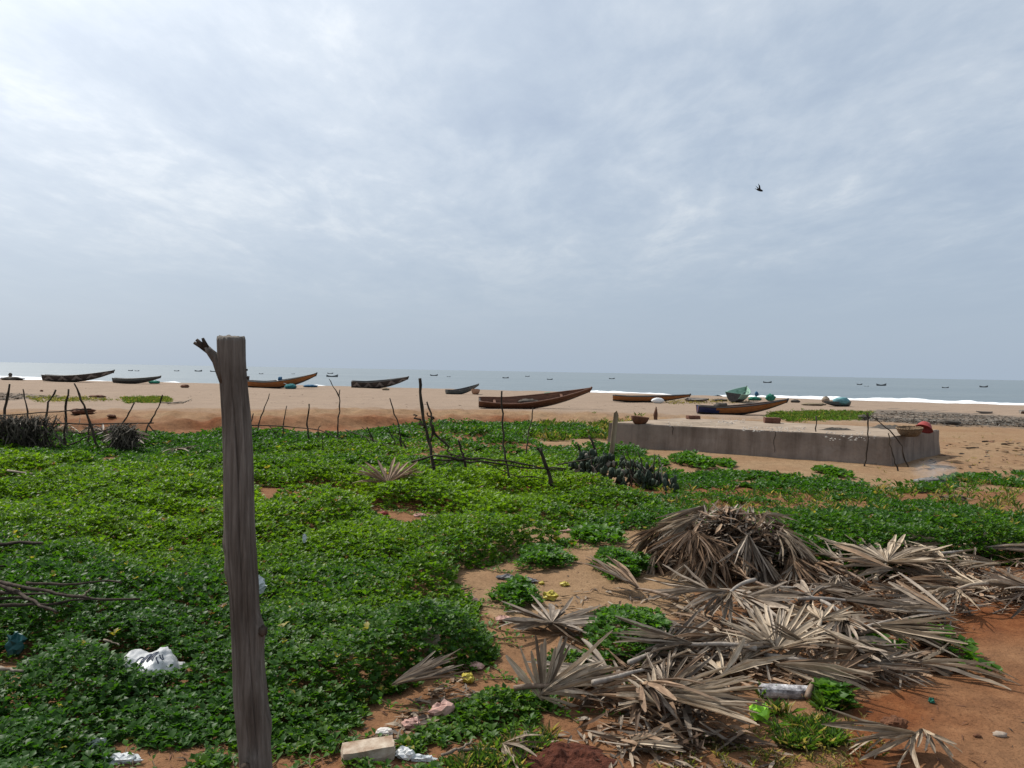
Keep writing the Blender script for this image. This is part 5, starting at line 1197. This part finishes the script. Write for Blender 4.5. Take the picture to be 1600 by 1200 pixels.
ff = [(j * (ku + 1) + i, j * (ku + 1) + i + 1, (j + 1) * (ku + 1) + i + 1, (j + 1) * (ku + 1) + i) for j in range(kv_) for i in range(ku)]
sk = empty('plastic_sack', q + Vector((0, .02, .01))); tag(sk, 'crumpled white plastic sack with dark print lying in the creeper', 'sack')
obj('sack_skin', mesh('sack_skin', vv, ff, (M_SACK,), True), sk)
M_INK = mat('dark_print', (.05, .06, .09), .5)
def glyph(strokes, u0, v0, du, dv):           # strokes of print pressed onto the sack skin
    g = G()
    for st in strokes:
        P = []
        for a, b in zip(st, st[1:]):
            for t in (0, .33, .66): P.append((a[0] + (b[0] - a[0]) * t, a[1] + (b[1] - a[1]) * t))
        P.append(st[-1]); g.tube([sack_pt(u0 + x * du, v0 + y * dv) + Vector((0, -.0015, .0025)) for x, y in P], [.0038] * len(P), 5)
    obj('print', g.mesh('print', M_INK), sk)
glyph([[(1, .9), (.4, 1), (0, .5), (.4, 0), (1, .1)]], .45, .33, .07, .22)
glyph([[(0, 1), (.1, .1), (.6, 0), (1, .2), (1, 1)]], .54, .33, .05, .2)
glyph([[(0, 0), (0, 1), (1, 0), (1, 1)]], .61, .33, .05, .2)
glyph([[(0, 0), (.5, 1), (1, 0)], [(.2, .4), (.8, .4)]], .68, .34, .06, .2)
glyph([[(0, .2), (1, 0)], [(0, .6), (1, .5)], [(0, 1), (.8, .9)]], .77, .35, .07, .2)
M_LIME = mat('lime_plastic_bag', (.30, .62, .04), .4, .4); M_YEL = mat('yellow_wrapper', (.42, .34, .05), .5, .3); M_PINK = mixed('faded_pink_rag', (.34, .19, .155), (.55, .36, .30), 12, .9); M_TEALP = mat('teal_plastic', (.012, .07, .07), .5); M_CLEAR = mixed('milky_plastic_film', (.42, .44, .45), (.60, .62, .62), 8, .35, .6, .01)
crumple(1186, 1126, 32, 28, M_LIME, 'plastic_bag', 'crumpled lime-green plastic bag by the whitewashed log', 'bag', 51, .8)
crumple(731, 1068, 20, 16, M_YEL, 'wrapper', 'crumpled yellow wrapper by the grey half-closed frond', 'wrapper', 52)
crumple(860, 938, 22, 14, M_YEL, 'wrapper', 'yellow wrapper at the right of the rounded clump', 'wrapper', 53)
crumple(882, 916, 14, 7, M_YEL, 'wrapper', 'yellow scrap left of the pleated brown frond', 'wrapper', 54)
crumple(846, 914, 9, 5, M_YEL, 'wrapper', 'tiny yellow scrap behind the rounded clump', 'wrapper', 55)
crumple(690, 1122, 36, 24, M_PINK, 'rag', 'faded pink rag beside the green strip', 'rag', 56, .7)
crumple(740, 1046, 34, 10, M_PINK, 'rag', 'pinkish rag strip at the edge of the green', 'rag', 57, .5)
crumple(645, 1140, 30, 18, M_PINK, 'rag', 'dirty pink rag left of the green strip', 'rag', 58, .6)
crumple(787, 972, 26, 10, M_PINK, 'rag', 'pink rag left of the grey star frond', 'rag', 59, .6)
crumple(735, 940, 26, 8, M_PINK, 'rag', 'pale pink scraps on the sand near the green edge', 'rag', 60, .6)
crumple(632, 1186, 30, 16, M_WHITE, 'plastic_scrap', 'white plastic scrap right of the cream brick', 'plastic', 61)
crumple(660, 1190, 40, 8, M_CLEAR, 'plastic_scrap', 'pale flat strip of plastic at the bottom edge', 'plastic', 62, .4)
crumple(148, 1170, 40, 16, M_CLEAR, 'plastic_bag', 'milky plastic bag at the lower edge of the creeper', 'bag', 63, .6)
crumple(192, 1192, 56, 12, M_CLEAR, 'plastic_bag', 'dirty twisted plastic strip on the soil at the bottom left', 'bag', 64, .4)
crumple(930, 975, 24, 14, M_CLEAR, 'plastic_scrap', 'grey plastic scrap right of the star frond', 'plastic', 65, .6)
crumple(790, 905, 26, 6, mixed('charred_rag', (.05, .05, .055), (.22, .21, .21), 14), 'rag', 'blackened scrap on the middle of the bare sand', 'rag', 66, .6)
crumple(826, 910, 30, 6, mixed('charred_rag', (.05, .05, .055), (.22, .21, .21), 14), 'rag', 'second blackened scrap on the sand, nearer the pleated frond', 'rag', 67, .6)
crumple(24, 1040, 30, 34, M_TEALP, 'plastic_bag', 'dark teal plastic hanging in the hollow at the left edge', 'bag', 68, .6, .06)
crumple(404, 952, 20, 28, M_CLEAR, 'plastic_scrap', 'grey plastic scrap in the leaves right of the grey post', 'plastic', 69, .4, .10)
crumple(475, 884, 6, 14, M_CLEAR, 'plastic_scrap', 'thin grey plastic strip standing in the leaves', 'plastic', 70, .4, .18)
crumple(600, 804, 14, 5, M_RED, 'plastic_scrap', 'red scrap on the little path through the green', 'plastic', 71, .6)
crumple(655, 808, 18, 5, M_PINK, 'rag', 'reddish rag on the little path through the green', 'rag', 72, .6)
crumple(712, 820, 14, 6, M_TEALP, 'plastic_scrap', 'teal scrap on the little path through the green', 'plastic', 73, .6)
crumple(900, 832, 40, 4, M_PINK, 'rag', 'flat pink strip beside the small white stone', 'rag', 74, .3)
crumple(1455, 1100, 10, 8, M_GRN, 'plastic_scrap', 'tiny green scrap on the dirt path', 'plastic', 75)
crumple(1075, 698, 9, 4, M_WHITE, 'plastic_scrap', 'small white scrap at the foot of the plinth', 'plastic', 76)
crumple(1490, 782, 46, 8, M_STRAW, 'debris_heap', 'pale straw and sticks on the bare patch at right', 'debris', 78, .3)
# smouldering heap with a wisp of smoke
q = ground(1455, 756); s = q.y / FPX
tag(obj('ash_heap', lump((54 * s, 30 * s, 10 * s), 80, .4, 2.2, 20, 10, .15).mesh('ash_heap', mixed('grey_ash', (.06, .055, .05), (.20, .19, .18), 12), True), None, q), 'smouldering grey ash heap in the green right of the plinth', 'ash heap')
ms = bpy.data.materials.new('wood_smoke'); ms.use_nodes = True; nt = ms.node_tree; nt.nodes.remove(nt.nodes['Principled BSDF'])
pv = nd(nt, 'ShaderNodeVolumePrincipled'); pv.inputs['Color'].default_value = (.80, .86, .95, 1); nt.links.new(pv.outputs[0], nt.nodes['Material Output'].inputs['Volume'])
nf = noise_node(nt, 5, 4, .6); tcn = nd(nt, 'ShaderNodeTexCoord'); ln = nd(nt, 'ShaderNodeVectorMath', operation='LENGTH')
vm = nd(nt, 'ShaderNodeVectorMath', operation='MULTIPLY'); vm.inputs[1].default_value = (2.6, 3.4, 5.0); nt.links.new(tcn.outputs['Object'], vm.inputs[0]); nt.links.new(vm.outputs[0], ln.inputs[0])
mr = nd(nt, 'ShaderNodeMapRange'); mr.inputs['From Min'].default_value = 1.0; mr.inputs['From Max'].default_value = .1; mr.inputs['To Max'].default_value = 2.4; nt.links.new(ln.outputs['Value'], mr.inputs['Value'])
mrn = nd(nt, 'ShaderNodeMapRange'); mrn.inputs['From Min'].default_value = .40; mrn.inputs['From Max'].default_value = .68; nt.links.new(nf, mrn.inputs['Value'])
mm = nd(nt, 'ShaderNodeMath', operation='MULTIPLY'); nt.links.new(mr.outputs[0], mm.inputs[0]); nt.links.new(mrn.outputs[0], mm.inputs[1]); nt.links.new(mm.outputs[0], pv.inputs['Density'])
g = lump((.84, .64, .44), 81, .05, 1.5); sm = mesh('smoke', [(x, y, z - .2) for x, y, z in g.v], g.f, (ms,))
kind(obj('smoke', sm, None, q + Vector((.06, .05, .20))), 'stuff', 'wisp of pale smoke over the ash heap')
# something small and dark on the wing
q = at(1187, 297, 9.0); bw = empty('flying_bird', q, (0, R(14), 0)); tag(bw, 'small dark bird flying high against the grey sky', 'bird')
M_BIRD = mat('dark_plumage', (.012, .012, .014), .7)
obj('body', lump((.078, .028, .028), 90, .08, 1.2, 12, 8).mesh('body', M_BIRD, True), bw, (0, 0, -.014))
for sgn in (-1, 1):
    g = G().add([(.012, sgn * .006, 0), (-.012, sgn * .006, 0), (-.030, sgn * .035, .030), (-.050, sgn * .050, .052), (-.018, sgn * .040, .036), (.0, sgn * .0, .003)], [(0, 1, 2, 4), (2, 3, 4), (0, 4, 5)])
    obj('wing', g.mesh('wing', M_BIRD), bw)
obj('tail', G().add([(-.030, -.006, -.002), (-.030, .006, -.002), (-.056, .010, .002), (-.056, -.010, .002), (-.04, 0, .004)], [(0, 1, 2, 3), (0, 4, 1), (2, 4, 3)]).mesh('tail', M_BIRD), bw)
